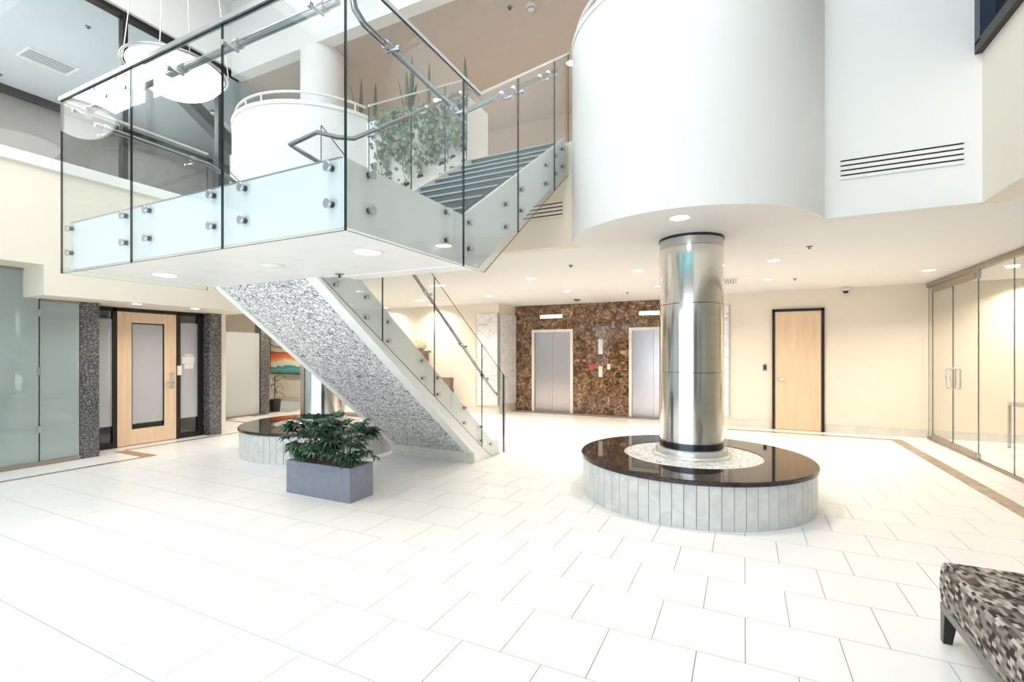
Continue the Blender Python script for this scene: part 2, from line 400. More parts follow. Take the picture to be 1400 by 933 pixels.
# ------------------------------------------------------------------ structure: slabs, walls, ceilings
struct('ceiling_lobby', MB().box(-14.5, 7.5, YS, 11.9, ZC, ZF).box(XR, 7.5, -4.6, YS, ZC, ZF), CEIL,
       'cream lobby ceiling below the upper floor, set with round downlights', 'ceiling')
struct('wall_left_fascia', MB().box(-14.5, XL, -4.6, YS, 2.69, ZF - .12).box(-14.5, XL, 2.86, 5.9, 2.30, 2.69), CREAM,
       'cream beam across the left side above the frosted glass and maple door', 'wall')
struct('trim_1', B(-8.6, XL + .05, -4.6, YS, ZF - .12, ZF + .02), TRIM, 'white ledge running along the top of the left cream beam', 'trim')
fw = MB().box(-7.45, -4.83, YS - .03, YS + .12, ZC - .002, ZF)
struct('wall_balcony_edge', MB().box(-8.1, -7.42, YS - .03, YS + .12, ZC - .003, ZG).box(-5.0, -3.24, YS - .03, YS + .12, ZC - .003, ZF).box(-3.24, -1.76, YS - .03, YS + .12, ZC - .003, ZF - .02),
       BEIGE, 'upper floor edge wall behind and below the stairs, toned beige for shade', 'wall')  # same wall as the white balcony; beige puts its shade into the colour
struct('wall_balcony_ivy', B(-5.0, -3.24, YS - .03, YS + .12, ZF, ZG - .1), WHITE, 'white parapet behind the trailing ivy', 'wall')
struct('wall_balcony_right', B(0.66, XR, YS - .03, YS + .14, ZC - .003, ZG), WHITE, 'white balcony wall with a long slotted grille beside the drum', 'wall')
struct('wall_right_upper', MB().box(XR, XR + .2, -4.6, YS + 0.05, ZC - .003, 4.10).box(XR, XR + .2, -4.6, YS, Z2, ZA).box(XR, XR + .2, -4.6, -1.5, 4.10, Z2), CREAM,
       'cream upper wall below the dark framed window at the right', 'wall')
struct('wall_bulkhead', B(-8.1, XR + .2, YS, YS + .2, Z2, ZA), WHITE, 'white bulkhead high above the upper landing', 'wall')
struct('ceiling_upper_hall', B(-8.2, 3.2, YS + .2, 10.1, Z2, Z2 + .1), SHADED_CEIL, 'beige ceiling of the upper hall behind the stairs, toned darker for low light', 'ceiling')
struct('wall_upper_hall', B(-8.2, 3.2, 9.2, 9.4, ZF, Z2), PINK, 'pale rose wall at the back of the upper hall', 'wall')
struct('wall_upper_hall_right', B(3.0, 3.2, YS, 9.4, ZF, Z2), PINK, 'side wall closing the upper hall beyond the drum', 'wall')
struct('wall_left_upper', MB().box(XL - .25, XL, -4.6, 9.4, 6.56, ZA), WHITE, 'white wall above the dark framed upper office glazing', 'wall')
sk = (-7.5, 1.1, -2.9, 3.7)  # unseen roof opening, added for the top light
ca = MB().box(-8.3, sk[0], -4.6, YS + .2, ZA, ZA + .2).box(sk[1], 2.0, -4.6, YS + .2, ZA, ZA + .2).box(sk[0], sk[1], -4.6, sk[2], ZA, ZA + .2).box(sk[0], sk[1], sk[3], YS + .2, ZA, ZA + .2)
struct('ceiling_atrium', ca, WHITE, 'white atrium ceiling around an opening added for top light', 'ceiling')
struct('wall_behind', MB().box(-8.3, 2.0, -4.3, -4.1, 3.3, 3.9).box(-8.3, 2.0, -4.3, -4.1, 6.7, ZA).box(-14.5, -8.0, -4.3, -4.1, 0, ZA).box(1.75, 7.5, -4.3, -4.1, 0, ZA), REARW,
       'entrance wall above the street windows', 'wall')
ew = thing('window_1', (-3.1, -4.2, 0), 'tall entrance windows with dark mullions facing the stairs', 'window', kind='structure')
for k in range(7):
    x = -8.0 + k * (9.75 / 6); build('mullion', B(x - .04, x + .04, -4.26, -4.14, 0, 3.3), BLACKMET, ew)
for z in (1.05, 2.25, 3.26): build('transom', B(-8.0, 1.75, -4.25, -4.15, z - .04, z + .04), BLACKMET, ew)
ew2 = thing('window_4', (-3.1, -4.2, 3.9), 'upper entrance windows with teal glass facing the landing', 'window', kind='structure')
for k in range(7):
    x = -8.0 + k * (9.75 / 6); build('mullion', B(x - .05, x + .05, -4.26, -4.14, 3.9, 6.7), BLACKMET, ew2)
    if k < 6: build('pane', B(x + .05, x + 9.75 / 6 - .05, -4.21, -4.20, 3.94, 6.66), TEALPANE, ew2)
for z in (3.93, 5.3, 6.67): build('transom', B(-8.0, 1.75, -4.25, -4.15, z - .035, z + .035), BLACKMET, ew2)
for x, dx in ((-7.9, 2.6), (-4.2, 2.6), (-.6, 2.2)):
    build('brace', MB().prism([(x, 3.9), (x + .3, 3.9), (x + dx + .3, 6.7), (x + dx, 6.7)], 'Y', -4.12, -4.02), REARW, ew2)
# back of the lobby
struct('wall_back_left', B(-14.5, -5.6, 10.7, 11.9, 0, ZC), CREAM, 'cream back wall at the far left behind the stairs', 'wall')
struct('wall_back_right', B(-0.42, 7.5, YB, 11.9, 0, ZC), BEIGE, 'beige back wall holding the plain maple door', 'wall')
wb = struct('wall_back', B(-5.6, -0.42, 11.72, 11.9, 0, ZC), mat('tan_joint', (.42, .32, .23), .8), 'polished brown marble elevator wall', 'wall')
struct('wall_left_far', B(-14.5, -14.3, 4, 10.7, 0, ZC), CREAM, 'cream wall closing the far left passage', 'wall')
struct('wall_left_return', B(-14.3, -9.05, 5.76, 5.86, 0, ZC), CREAM, 'cream return wall behind the granite pier right of the glazed door', 'wall')
struct('wall_store_left', B(-12.0, -11.8, -4.1, 5.66, 0, 2.69), CREAM, 'pale wall inside the room behind the teal glass', 'wall')
struct('wall_right_far', B(7.3, 7.5, -4.1, YB, 0, ZC), CREAM, 'cream far wall of the room behind the clear glass', 'wall')

# marble slabs around the two elevators
def slabs(parent, regions, yf, step=0.47):
    for x0, x1, z0, z1 in regions:
        nx = max(1, round((x1 - x0) / step)); nz = max(1, round((z1 - z0) / step))
        for i in range(nx):
            for k in range(nz):
                dy = random.uniform(0, .002)
                a, b = x0 + (x1 - x0) * i / nx, x0 + (x1 - x0) * (i + 1) / nx
                c, d = z0 + (z1 - z0) * k / nz, z0 + (z1 - z0) * (k + 1) / nz
                build('marble_slab', B(a + .003, b - .003, yf - dy, yf + .03, c + .003, d - .003), MARBLE, parent)
E1, E2 = (-5.10, -3.95), (-2.52, -1.37)
slabs(wb, [(-5.6, E1[0], 0, ZC), (E1[1], E2[0], 0, ZC), (E2[1], -0.42, 0, ZC), (E1[0], E1[1], 2.17, ZC), (E2[0], E2[1], 2.17, ZC)], 11.69)

# baseboards
def baseboard(name, x0, x1, y, lab, axis='X', step=0.457, h=0.15):
    n = max(1, round((x1 - x0) / step)); mb0 = (B(x0, x1, y - .012, y - .004, 0, h - .004) if axis == 'X' else B(y + .004, y + .012, x0, x1, 0, h - .004))
    r = struct(name, mb0, GROUT, lab, 'baseboard')
    for k in range(n):
        a, b = x0 + (x1 - x0) * k / n + .0015, x0 + (x1 - x0) * (k + 1) / n - .0015
        build('skirting_tile', B(a, b, y - .018, y - .004, 0, h) if axis == 'X' else B(y + .004, y + .018, a, b, 0, h), BASETILE, r)
baseboard('baseboard_back', 1.44, 3.0, YB, 'pale marble baseboard tiles between the plain maple door and the clear glass')
baseboard('baseboard_back_door', -0.28, 0.50, YB, 'pale marble baseboard tiles on the handle side of the plain maple door')
baseboard('baseboard_back_left', -13.9, -5.62, 10.7, 'pale marble baseboard tiles below the painting and the far left wall')
baseboard('baseboard_alcove', 10.7, 11.68, -5.6, 'pale marble baseboard tiles in the elevator alcove corner', axis='Y')
baseboard('baseboard_glass_room', 3.1, 7.3, YB, 'pale marble baseboard tiles inside the room behind the clear glass')

# ------------------------------------------------------------------ round drums, columns and benches
def drum(cx, cy, lab, name):
    R = 1.285; y_edge = YS - .02; a = math.asin((y_edge - cy) / R)
    a0, a1 = PI - a, 2 * PI + a          # arc that bulges out into the atrium
    if a > 0: a0, a1 = PI - a, 2 * PI + a
    m = MB().lathe([(R, ZC - .004), (R, ZG), (R - .12, ZG), (R - .12, ZF), (0.001, ZF), (0.001, ZC - .004)], (cx, cy, 0), 72, a0, a1, closed_prof=True)
    d = build(name, m, WHITE, None, smooth=40, label=lab, cat='balcony', kind='structure')
    pts = [(cx + (R - .05) * math.cos(a0 + (a1 - a0) * i / 40), cy + (R - .05) * math.sin(a0 + (a1 - a0) * i / 40), ZG + .14) for i in range(41)]
    build('top_rail', MB().tube(pts, .018, 8), TRIM, d, smooth=60)
    for i in (2, 10, 18, 22, 30, 38):
        p = pts[i]; build('rail_post', MB().tube([(p[0], p[1], ZG - .01), (p[0], p[1], ZG + .135)], .012, 8), TRIM, d, smooth=60)
    build('rim_band', MB().lathe([(R + .012, ZG - .05), (R + .012, ZG + .004), (R - .10, ZG + .004), (R - .10, ZG - .05)], (cx, cy, 0), 72, a0, a1, closed_prof=True), TRIM, d, smooth=40)
    return d
C1, C2 = (-0.53, 5.64), (-6.20, 5.64)
drum(C1[0] - .03, C1[1], 'white half round balcony drum bulging over the steel column', 'balcony_drum')
drum(*C2, 'white half round balcony drum seen through the landing glass', 'balcony_drum')

def column(c, lab, lab2):
    t = thing('steel_column', (c[0], c[1], 0.42), lab, 'column', 'round columns', kind='thing')
    R = .337
    build('base_ring', MB().lathe([(0, .0), (.415, .0), (.415, .022), (.405, .032), (.38, .032), (.38, .066), (.37, .09), (0, .09)], (c[0], c[1], .425), 64), mat('satin_base_ring', (.72, .72, .70), .25, .6) if 'satin_base_ring' not in MATS else MATS['satin_base_ring'], t, smooth=35)
    build('dark_band', MB().lathe([(0, .515), (R - .002, .515), (R - .002, .585), (0, .585)], (c[0], c[1], 0), 64), DARKSTEEL, t, smooth=35)
    for z0, z1 in ((.585, 1.34), (1.344, 2.08), (2.084, 2.70)):
        build('steel_sleeve', MB().lathe([(0, z0), (R - .003, z0), (R, z0 + .003), (R, z1 - .003), (R - .003, z1), (0, z1)], (c[0], c[1], 0), 96), STEEL, t, smooth=35)
    build('capital_sleeve', MB().lathe([(0, 2.703), (R - .004, 2.703), (R - .004, ZC - .03), (0, ZC - .03)], (c[0], c[1], 0), 96), STEEL_D, t, smooth=35)
    build('shadow_ring', MB().lathe([(0, ZC - .03), (R + .006, ZC - .03), (R + .006, ZC - .006), (0, ZC - .006)], (c[0], c[1], 0), 64), BLACKP, t, smooth=35)  # black ring drawn for the shadow line where column meets soffit
    u = struct('column_upper', MB().lathe([(R, ZF), (R, Z2)], (c[0], c[1], 0), 64), WHITE, lab2, 'column', smooth=35)
def bench(c, lab):
    t = thing('circular_bench', (c[0], c[1], 0), lab, 'bench', 'round column benches')
    R = 1.175
    build('core', MB().lathe([(0, 0), (R - .015, 0), (R - .015, .385), (0, .385)], (c[0], c[1], 0), 90), GROUT, t, smooth=35)
    n = 72; w = 2 * PI * R / n
    me = B(-w / 2 + .002, w / 2 - .002, -.016, .004, 0.001, .384).mesh('cladding_tile', CLAD)
    for k in range(n):
        a = 2 * PI * k / n
        link('cladding_tile', me, t, (R * math.cos(a), R * math.sin(a), 0), (0, 0, a - PI / 2 + PI))
    build('granite_seat', MB().lathe([(.725, .385), (R + .02, .385), (R + .035, .393), (R + .035, .424), (R + .025, .432), (.725, .432)], (c[0], c[1], 0), 120, closed_prof=True), BLACKGR, t, smooth=35)
    build('crackle_inlay', MB().lathe([(.0, .386), (.724, .386), (.724, .424), (0, .424)], (c[0], c[1], 0), 72), CRACKB, t, smooth=35)
column(C1, 'polished steel column standing in the round bench in open view', 'upper white column rising from the drum above the steel column')
column(C2, 'polished steel column half hidden behind the stairs', 'upper white column rising from the drum behind the landing glass')
bench(C1, 'round granite bench with pale tiled side under the drum, in open view')
bench(C2, 'round granite bench half hidden behind the plant box and stairs')

# ------------------------------------------------------------------ staircase
ST = thing('staircase', (-3.4, 4.2, 0), 'glass sided switchback staircase with a floating white landing', 'staircase')
stO = wloc(ST)
XL0, XL1 = -4.87, -3.41          # lower flight
XU0, XU1 = -3.20, -1.90          # upper flight
YL0, YL1 = 1.88, 3.10            # landing
XLD = -4.86                      # landing left edge
ZL = 2.50
build('landing_slab', B(XLD + .021, XU1 - .032, YL0 + .021, YL1, 2.225, ZL - .012), STRG, ST)
build('landing_carpet', B(XLD + .03, XU1 - .03, YL0 + .05, YL1, ZL - .012, ZL), CARPET, ST)
# frosted fascia bands
xs = [XLD, -3.90, -2.88, XU1 - .031]
for a, b in zip(xs[:-1], xs[1:]): build('fascia_panel', B(a + .001, b - .001, YL0, YL0 + .02, 2.22, 2.59), FROST, ST)
build('fascia_panel', B(XLD - .002, XLD + .02, YL0 + .021, YL1, 2.22, 2.59), FROST, ST)
build('fascia_cap', B(XLD, XU1 - .031, YL0 - .002, YL0 + .03, 2.59, 2.60), STEEL_D, ST)
# upper flight stringers (outer one continues the fascia of the landing)
oy = [(YL0, 2.22), (3.28, 2.22), (5.33, 3.70), (5.33, 4.10), (3.06, 2.59), (YL0, 2.59)]
build('stringer', MB().prism(oy, 'X', XU1 - .03, XU1, 0, 0), FROST, ST)
build('stringer', MB().prism([(3.10, 2.25), (3.28, 2.22), (5.33, 3.70), (5.33, 4.10), (3.10, 2.62)], 'X', XU0, XU0 + .03), STRG, ST)
build('soffit_board', MB().prism([(3.10, 2.22), (3.28, 2.22), (5.33, 3.70), (5.33, 3.74), (3.26, 2.26), (3.10, 2.26)], 'X', XU0 + .03, XU1 - .03), STRG, ST)
nu = 9; ru = (ZF - ZL) / nu; tu = (5.33 - 3.12) / (nu - 1)
tread_me = MB().box(0, XU1 - XU0 - .062, 0, tu + .02, -.04, 0).box(0, XU1 - XU0 - .062, 0, .02, -ru, -.04).mesh('tread', CARPET)
nose_me = B(0, XU1 - XU0 - .062, -.010, .014, -.010, .003).mesh('nosing', NOSE)
for k in range(1, nu):
    t = link('tread', tread_me, ST, (XU0 + .031 - stO.x, 3.12 + (k - 1) * tu - stO.y, ZL + k * ru))
    link('nosing', nose_me, t)
nz = link('tread', B(0, XU1 - XU0 - .062, 0, .06, -ru, .0).mesh('tread', CARPET), ST, (XU0 + .031 - stO.x, 5.30 - stO.y, ZF + .002)); link('nosing', nose_me, nz)
# lower flight
YF = 6.45; nl = 14; rl = ZL / nl; tl = (YF - YL1) / (nl - 1)
tread2 = MB().box(0, XL1 - XL0 - .064, -tl - .02, 0, -.04, 0).box(0, XL1 - XL0 - .064, -.02, 0, -rl, -.04).mesh('tread', CARPET)
nose2 = B(0, XL1 - XL0 - .064, -.014, .010, -.010, .003).mesh('nosing', NOSE)
for k in range(1, nl):
    t = link('tread', tread2, ST, (XL0 + .032 - stO.x, YF - (k - 1) * tl - stO.y, k * rl))
    link('nosing', nose2, t)
def zs(Y): return .15 + .765 * (5.79 - Y)        # soffit line
ly = [(3.02, zs(3.02)), (5.78, zs(5.78)), (5.805, 0.0), (6.52, 0.0), (6.52, .20), (6.30, .24), (3.10, 2.64), (3.02, 2.64)]
for x0 in (XL0, XL1 - .03):
    build('stringer', MB().prism(ly, 'X', x0, x0 + .03), FROST if x0 > -4 else STRG, ST)
# white edge frames and crackle soffit panels under the lower flight
def sof(x0, x1, ya, yb, dz0, dz1, m, name):
    poly = [(ya, zs(ya) + dz0), (yb, zs(yb) + dz0), (yb, zs(yb) + dz1), (ya, zs(ya) + dz1)]
    return build(name, MB().prism(poly, 'X', x0, x1), m, ST)
sof(XL0 - .002, XL0 + .09, 2.98, 5.765, -.035, .02, STRG, 'soffit_edge')
sof(XL1 - .14, XL1 + .002, 2.98, 5.765, -.035, .02, STRG, 'soffit_edge')
for ya, yb in ((2.98, 3.965), (3.985, 4.94), (4.96, 5.765)):
    sof(XL0 + .092, XL1 - .142, ya, yb, -.02, .012, CRACK, 'soffit_panel')
sof(XL0 + .092, XL1 - .142, 3.9, 5.0, .0, .010, BLACKP, 'soffit_backing')
build('soffit_bolt', MB().lathe([(0, 0), (.028, 0), (.028, .02), (0, .02)], (-4.12, 4.28, zs(4.28) - .05), 16), GREYP, ST, smooth=35)
for k in range(4):
    a = XL0 + k * (XL1 - XL0) / 4
    build('plinth_tile', B(a + .002, a + (XL1 - XL0) / 4 - .002, 5.768, 5.80, 0.001, .165), BASETILE, ST)
# standoffs
soX = MB().lathe([(0, 0), (.026, 0), (.028, .003), (.028, .011), (.024, .014), (0, .014)], (0, 0, .028), 20)
so_parts = MB().lathe([(.017, -.02), (.017, .030)], (0, 0, 0), 14, mi=1)
soX.add(so_parts.v, so_parts.f, 1)
stand_me = soX.mesh('standoff', [STEEL_D, BLACKP], smooth=35)
def standoff(panel, axis, pos):
    rot = {'+X': (0, PI / 2, 0), '-X': (0, -PI / 2, 0), '-Y': (PI / 2, 0, 0), '+Y': (-PI / 2, 0, 0)}[axis]
    p = Vector(pos) - wloc(panel)
    link('standoff', stand_me, panel, p, rot)
def panel(poly, axis, a0, name='glass_panel'):
    return build(name, MB().prism(poly, axis, a0, a0 + .012, 0, 1), [GLASS, EDGE], ST)
g = .004
# landing front
ZT = 3.57; yg = YL0 - .04
gx = [-4.93, -3.90, -2.88, XU1 + .035]
for i, (a, b) in enumerate(zip(gx[:-1], gx[1:])):
    p = panel([(a + g, 2.19), (b - g, 2.19), (b - g, ZT), (a + g, ZT)], 'Y', yg)
    for x in (a + .17, b - .13) if i else (a + .10, b - .13):
        for z in (2.545, 2.35): standoff(p, '-Y', (x, YL0 - .002, z))
build('glass_cap_rail', B(-4.93, XU1 + .04, yg - .012, yg + .024, ZT, ZT + .03), STEEL_D, ST)
# landing left side, then down the lower flight
build('glass_cap_rail', B(-4.938, -4.908, yg + .03, 3.0, ZT, ZT + .02), TRIM, ST)
p = panel([(yg + .012, 2.19), (3.0, 2.19), (3.0, ZT), (yg + .012, ZT)], 'X', -4.93)
for y in (2.05, 2.82):
    for z in (2.545, 2.35): standoff(p, '-X', (XLD - .004, y, z))
def zb(Y): return max(.02, 2.09 - .70 * (Y - 3.24))      # glass foot on the lower flight
def zt(Y): return min(ZT, 1.21 + .685 * (6.6 - Y))       # glass top on the lower flight
for X, sx in ((XL0 - .03, '-X'), (XL1 + .038, '+X')):
    ys = [3.04, 3.84, 4.76, 5.92, 6.60]
    for i, (a, b) in enumerate(zip(ys[:-1], ys[1:])):
        a_, b_ = a + g, b - g
        poly = [(a_, zb(a_)), (b_, zb(b_)), (b_, zt(b_)), (a_, zt(a_))]
        if i == 3: poly = [(a_, zb(a_)), (6.2, .02), (b_, .02), (b_, zt(b_)), (a_, zt(a_))]
        p = panel(poly, 'X', X)
        xx = (XL0 if sx == '-X' else XL1)
        for y in ((3.24, 3.64), (3.97, 4.57), (4.88, 5.5), (5.83 + .12, 6.24))[i]:
            zz = zb(y)
            for dz in ((.30, .095) if y < 6 else (.17,)): standoff(p, sx, (xx, y, zz + dz))
    build('end_post', B(X - .012, X + .022, 6.60, 6.63, 0, zt(6.6)), STEEL_D, ST)
# landing right side and upper flight, outer and inner glass
def zub(Y): return max(2.19, 2.19 + .722 * (Y - 3.30))
def zin(Y): return 3.99 + .66 * (Y - 3.61)
def zut(Y): return ZT + max(0, .72 * (Y - 3.24))
uy = [yg + .0, 2.995, 3.94, 4.87, 5.33]
xo = XU1 + .035
for i, (a, b) in enumerate(zip(uy[:-1], uy[1:])):
    a_, b_ = a + g, b - g
    lo = [(a_, zub(a_))] + ([(3.30, 2.19)] if a_ < 3.3 < b_ else []) + [(b_, zub(b_))]
    hi = [(b_, zut(b_))] + ([(3.24, ZT)] if a_ < 3.24 < b_ else []) + [(a_, zut(a_))]
    p = panel(lo + hi, 'X', xo)
    sy = ((2.05, 2.82), (3.13, 3.75), (4.07, 4.70), (4.98, 5.2))[i]
    for y in sy:
        z = 2.35 if y < 3.2 else zub(y) + .13 + .02
        for dz in (.0, .2): standoff(p, '+X', (XU1, y, z + dz))
capl = [(yg, ZT), (3.24, ZT), (5.33, zut(5.33))]
build('glass_cap_rail', MB().prism([(y, z) for y, z in capl] + [(y, z + .022) for y, z in reversed(capl)], 'X', xo - .005, xo + .017), TRIM, ST)
xi = XU0 - .045
for a, b in ((3.50, 4.15), (4.15, 4.80), (4.80, 5.30)):
    p = panel([(a + g, 2.45 + .70 * (a - 3.1)), (b - g, 2.45 + .70 * (b - 3.1)), (b - g, zin(b)), (a + g, zin(a))], 'X', xi)
    for y in (a + .12, b - .12):
        for dz in (.12, .30): standoff(p, '-X', (XU0, y, 2.45 + .70 * (y - 3.1) + dz * .8))
il = [(3.50, zin(3.50)), (5.30, zin(5.30))]
build('glass_cap_rail', MB().prism(il + [(y, z + .02) for y, z in reversed(il)], 'X', xi - .004, xi + .016), TRIM, ST)
# handrails with brackets
def rail(pts, r, brackets, off):
    h = build('handrail', MB().tube(pts, r, 14), RAIL, ST, smooth=50)
    for b in brackets:
        q = Vector(b); e = q + Vector(off)
        build('rail_bracket', MB().tube([q, q + Vector((0, 0, -.045)), e + Vector((0, 0, -.045))], .009, 8).tube([e + Vector((0, 0, -.045)) - Vector(off) * .10, e + Vector((0, 0, -.045)) + Vector(off) * .16], .018, 14), STEEL_D, h, smooth=40)
        build('rail_collar', MB().lathe([(r, -.03), (r + .006, -.03), (r + .006, .03), (r, .03)], q, 14) if False else MB().tube([q - Vector((.02, 0, 0)) if abs(off[1]) > 0 else q - Vector((0, .02, 0)), q + Vector((.02, 0, 0)) if abs(off[1]) > 0 else q + Vector((0, .02, 0))], r + .007, 14), STEEL_D, h, smooth=40)
    return h
yr = yg + .10; zr = 3.50
rail([(-4.84, yr + .05, zr), (-4.80, yr, zr), (-2.05, yr, zr), (-2.02, yr, zr)], .024, [(x, yr, zr) for x in (-4.72, -4.24, -3.98, -3.45, -2.87, -2.13)], (0, -.09, 0))
rl_pts = [(-4.82, yr + .08, 3.44), (-4.82, 2.95, 3.44), (-4.82, 3.15, 3.38)] + [(-4.82, y, zt(y) - .10) for y in (3.5, 4.5, 5.5, 6.45)] + [(-4.82, 6.58, zt(6.58) - .16)]
rail(rl_pts, .02, [(-4.82, y, 3.44) for y in (2.1, 2.8)], (-.10, 0, 0))
rail([(-3.46, 2.93, 3.30), (-3.46, 3.1, 3.28)] + [(-3.46, y, .955 + .80 * (6.45 - y) * .96) for y in (3.4, 4.5, 5.6, 6.40)] + [(-3.46, 6.55, .90)], .02,
     [(-3.46, y, .955 + .768 * (6.45 - y)) for y in (3.9, 4.7, 5.5, 6.1)], (.085, 0, 0))
ir = [(-3.46, 2.93, 3.30), (-3.46, 2.80, 3.32), (-3.14, 2.80, 3.36), (-3.14, 3.0, 3.40)] + [(-3.14, y, 3.36 + .715 * (y - 3.05)) for y in (3.2, 4.2, 5.2)] + [(-3.14, 5.6, 3.36 + .715 * 2.15)]
rail(ir, .02, [(-3.14, y, 3.36 + .715 * (y - 3.05)) for y in (3.5, 4.3, 5.0)], (-.09, 0, 0))
orr = [(-1.98, 2.00, zr + .10), (-1.98, 2.03, zr + .0), (-1.98, 2.10, zr - .04), (-1.98, 3.14, zr - .09)] + [(-1.98, y, zr - .09 + .695 * (y - 3.14)) for y in (3.3, 4.2, 5.25)]
rail(orr, .02, [(-1.98, y, zr - (.05 if y < 2.6 else .09) + max(0, .695 * (y - 3.14))) for y in (2.3, 3.05, 3.85, 4.1, 4.75, 5.0)], (.09, 0, 0))

# ------------------------------------------------------------------ left side: teal glass, granite piers, maple door
GW = thing('glass_partition', (-8.70, 0, 0), 'teal filmed glass storefront left of the first granite pier', 'glass wall', kind='thing')
yy = [-4.0, -2.6, -1.2, 0.2, 1.62, 3.02]
for a, b in zip(yy[:-1], yy[1:]): build('glass_panel', MB().prism([(a + .004, .06), (b - .004, .06), (b - .004, 2.66), (a + .004, 2.66)], 'X', -8.712, -8.70, 0, 1), [TEALFILM, EDGE], GW)
build('glass_panel', MB().prism([(3.03, .06), (3.46, .06), (3.46, 2.28), (3.03, 2.28)], 'X', -8.712, -8.70, 0, 1), [TEALFILM, EDGE], GW)
build('bottom_rail', B(-8.73, -8.68, -4.0, 3.465, 0, .06), ALU, GW)
build('top_rail', B(-8.73, -8.68, -4.0, 3.03, 2.66, 2.69), ALU, GW)
build('top_rail', B(-8.73, -8.68, 3.03, 3.465, 2.27, 2.30), ALU, GW)
for y in (3.025,):
    for z in (.5, 1.3, 2.1): build('patch_fitting', B(-8.72, -8.69, y - .02, y + .02, z - .05, z + .05), STEEL_D, GW)
def pier(x0, x1, y0, y1, z1, lab):
    t = thing('granite_pier', ((x0 + x1) / 2, (y0 + y1) / 2, 0), lab, 'pillar', 'granite piers', kind='thing')
    n = 3
    for k in range(n): build('granite_block', B(x0, x1, y0, y1, z1 * k / n + .002, z1 * (k + 1) / n - .002), GRANITE, t)
pier(-9.35, -8.70, 3.47, 3.70, 2.30, 'speckled black granite pier between the teal glass and the maple door')
pier(-9.30, -9.00, 5.53, 5.75, 2.30, 'speckled granite pier right of the glazed maple door')
pier(-11.15, -10.92, 7.98, 8.22, ZC, 'slim dark granite pier at the far passage beside the painting')
# glazed maple door with side lights
D = thing('door_1', (-9.22, 4.6, 0), 'maple door with a tall frosted pane, dark frame and side panes', 'door', kind='structure')
XD = -9.22
for y0, y1 in ((3.71, 3.75), (4.09, 4.15), (5.06, 5.12), (5.43, 5.525)): build('frame_post', B(XD - .05, XD + .03, y0, y1, 0, 2.28), BLACKMET, D)
build('frame_head', B(XD - .05, XD + .03, 3.71, 5.525, 2.24, 2.298), BLACKMET, D)
for y0, y1 in ((3.75, 4.09), (5.12, 5.43)):
    build('sill', B(XD - .05, XD + .03, y0, y1, 0, .09), BLACKMET, D)
    build('side_pane', MB().prism([(y0, .36), (y1, .36), (y1, 2.10), (y0, 2.10)], 'X', XD - .012, XD, 0, 1), [GREYFILM, EDGE_L], D)
    for za_, zb2 in ((.09, .358), (2.102, 2.24)): build('clear_pane', MB().prism([(y0, za_), (y1, za_), (y1, zb2), (y0, zb2)], 'X', XD - .012, XD, 0, 1), [GLASS, EDGE_L], D)
leaf = MB()
y0, y1, py0, py1, pz0, pz1 = 4.155, 5.055, 4.36, 4.86, .27, 2.06
leaf.box(XD - .04, XD + .015, y0, py0, .01, 2.235).box(XD - .04, XD + .015, py1, y1, .01, 2.235).box(XD - .04, XD + .015, py0, py1, .01, pz0).box(XD - .04, XD + .015, py0, py1, pz1, 2.235)
lf = build('door_leaf', leaf, WOOD, D)
build('clear_pane', MB().prism([(py0, pz0), (py1, pz0), (py1, .358), (py0, .358)], 'X', XD - .018, XD - .008, 0, 1), [GLASS, EDGE_L], lf)
build('pane', MB().prism([(py0, .36), (py1, .36), (py1, pz1), (py0, pz1)], 'X', XD - .018, XD - .008, 0, 1), [GREYFILM, EDGE], lf)
for q in ((py0, py1, pz0, pz0 + .03), (py0, py1, pz1 - .02, pz1), (py0, py0 + .015, pz0, pz1), (py1 - .015, py1, pz0, pz1)): build('glazing_bead', B(XD - .03, XD + .006, q[0], q[1], q[2], q[3]), BLACKMET, lf)
build('lock_plate', B(XD + .015, XD + .022, 4.955, 5.015, .93, 1.20), STEEL_D, lf)
build('door_handle', MB().tube([(XD + .02, 4.985, 1.02), (XD + .075, 4.985, 1.02), (XD + .08, 4.95, 1.02), (XD + .08, 4.86, 1.02)], .011, 10), STEEL, lf, smooth=50)
tag(build('card_reader', B(XD + .030, XD + .055, 5.06, 5.13, 1.15, 1.32), PLASTIC), 'cream card reader on the frame beside the maple door lever', 'card reader')
for k, (a, b, z0, z1, l) in enumerate(((5.21, 5.35, 1.50, 1.53, 'thin white paper strip taped at the top of the side pane'), (5.16, 5.38, 1.36, 1.485, 'upper white notice taped on the side pane by the maple door'), (5.20, 5.36, 1.26, 1.355, 'lower white notice taped on the side pane by the maple door'))):
    tag(build('paper_notice', B(XD + .0005, XD + .003, a, b, z0, z1), PAPER), l, 'notice', 'notices on the side pane')
# far left filmed glass
FG = thing('glass_screen', (-10.95, 7.0, 0), 'pale filmed glass screen between the two granite piers at the far left', 'glass wall', kind='thing')
for a, b in ((5.88, 6.9), (6.92, 7.96)):
    build('glass_panel', MB().prism([(a, .04), (b, .04), (b, 2.05), (a, 2.05)], 'X', -10.962, -10.95, 0, 1), [WHITEFILM, EDGE_L], FG)
    build('upper_pane', MB().prism([(a, 2.055), (b, 2.055), (b, 2.78), (a, 2.78)], 'X', -10.962, -10.95, 0, 1), [GLASS, EDGE_L], FG)
build('bottom_rail', B(-10.98, -10.93, 5.88, 7.97, 0, .04), ALU, FG)
struct('wall_screen_room', B(-12.9, -12.8, 5.84, 8.2, 0, ZC), mat('olive_paint', (.42, .38, .29), .7), 'olive wall inside the room behind the filmed screen', 'wall')
lp = thing('light_panel', (-9.25, 5.88, .6), 'slim upright pale glowing panel behind the second granite pier', 'light panel')
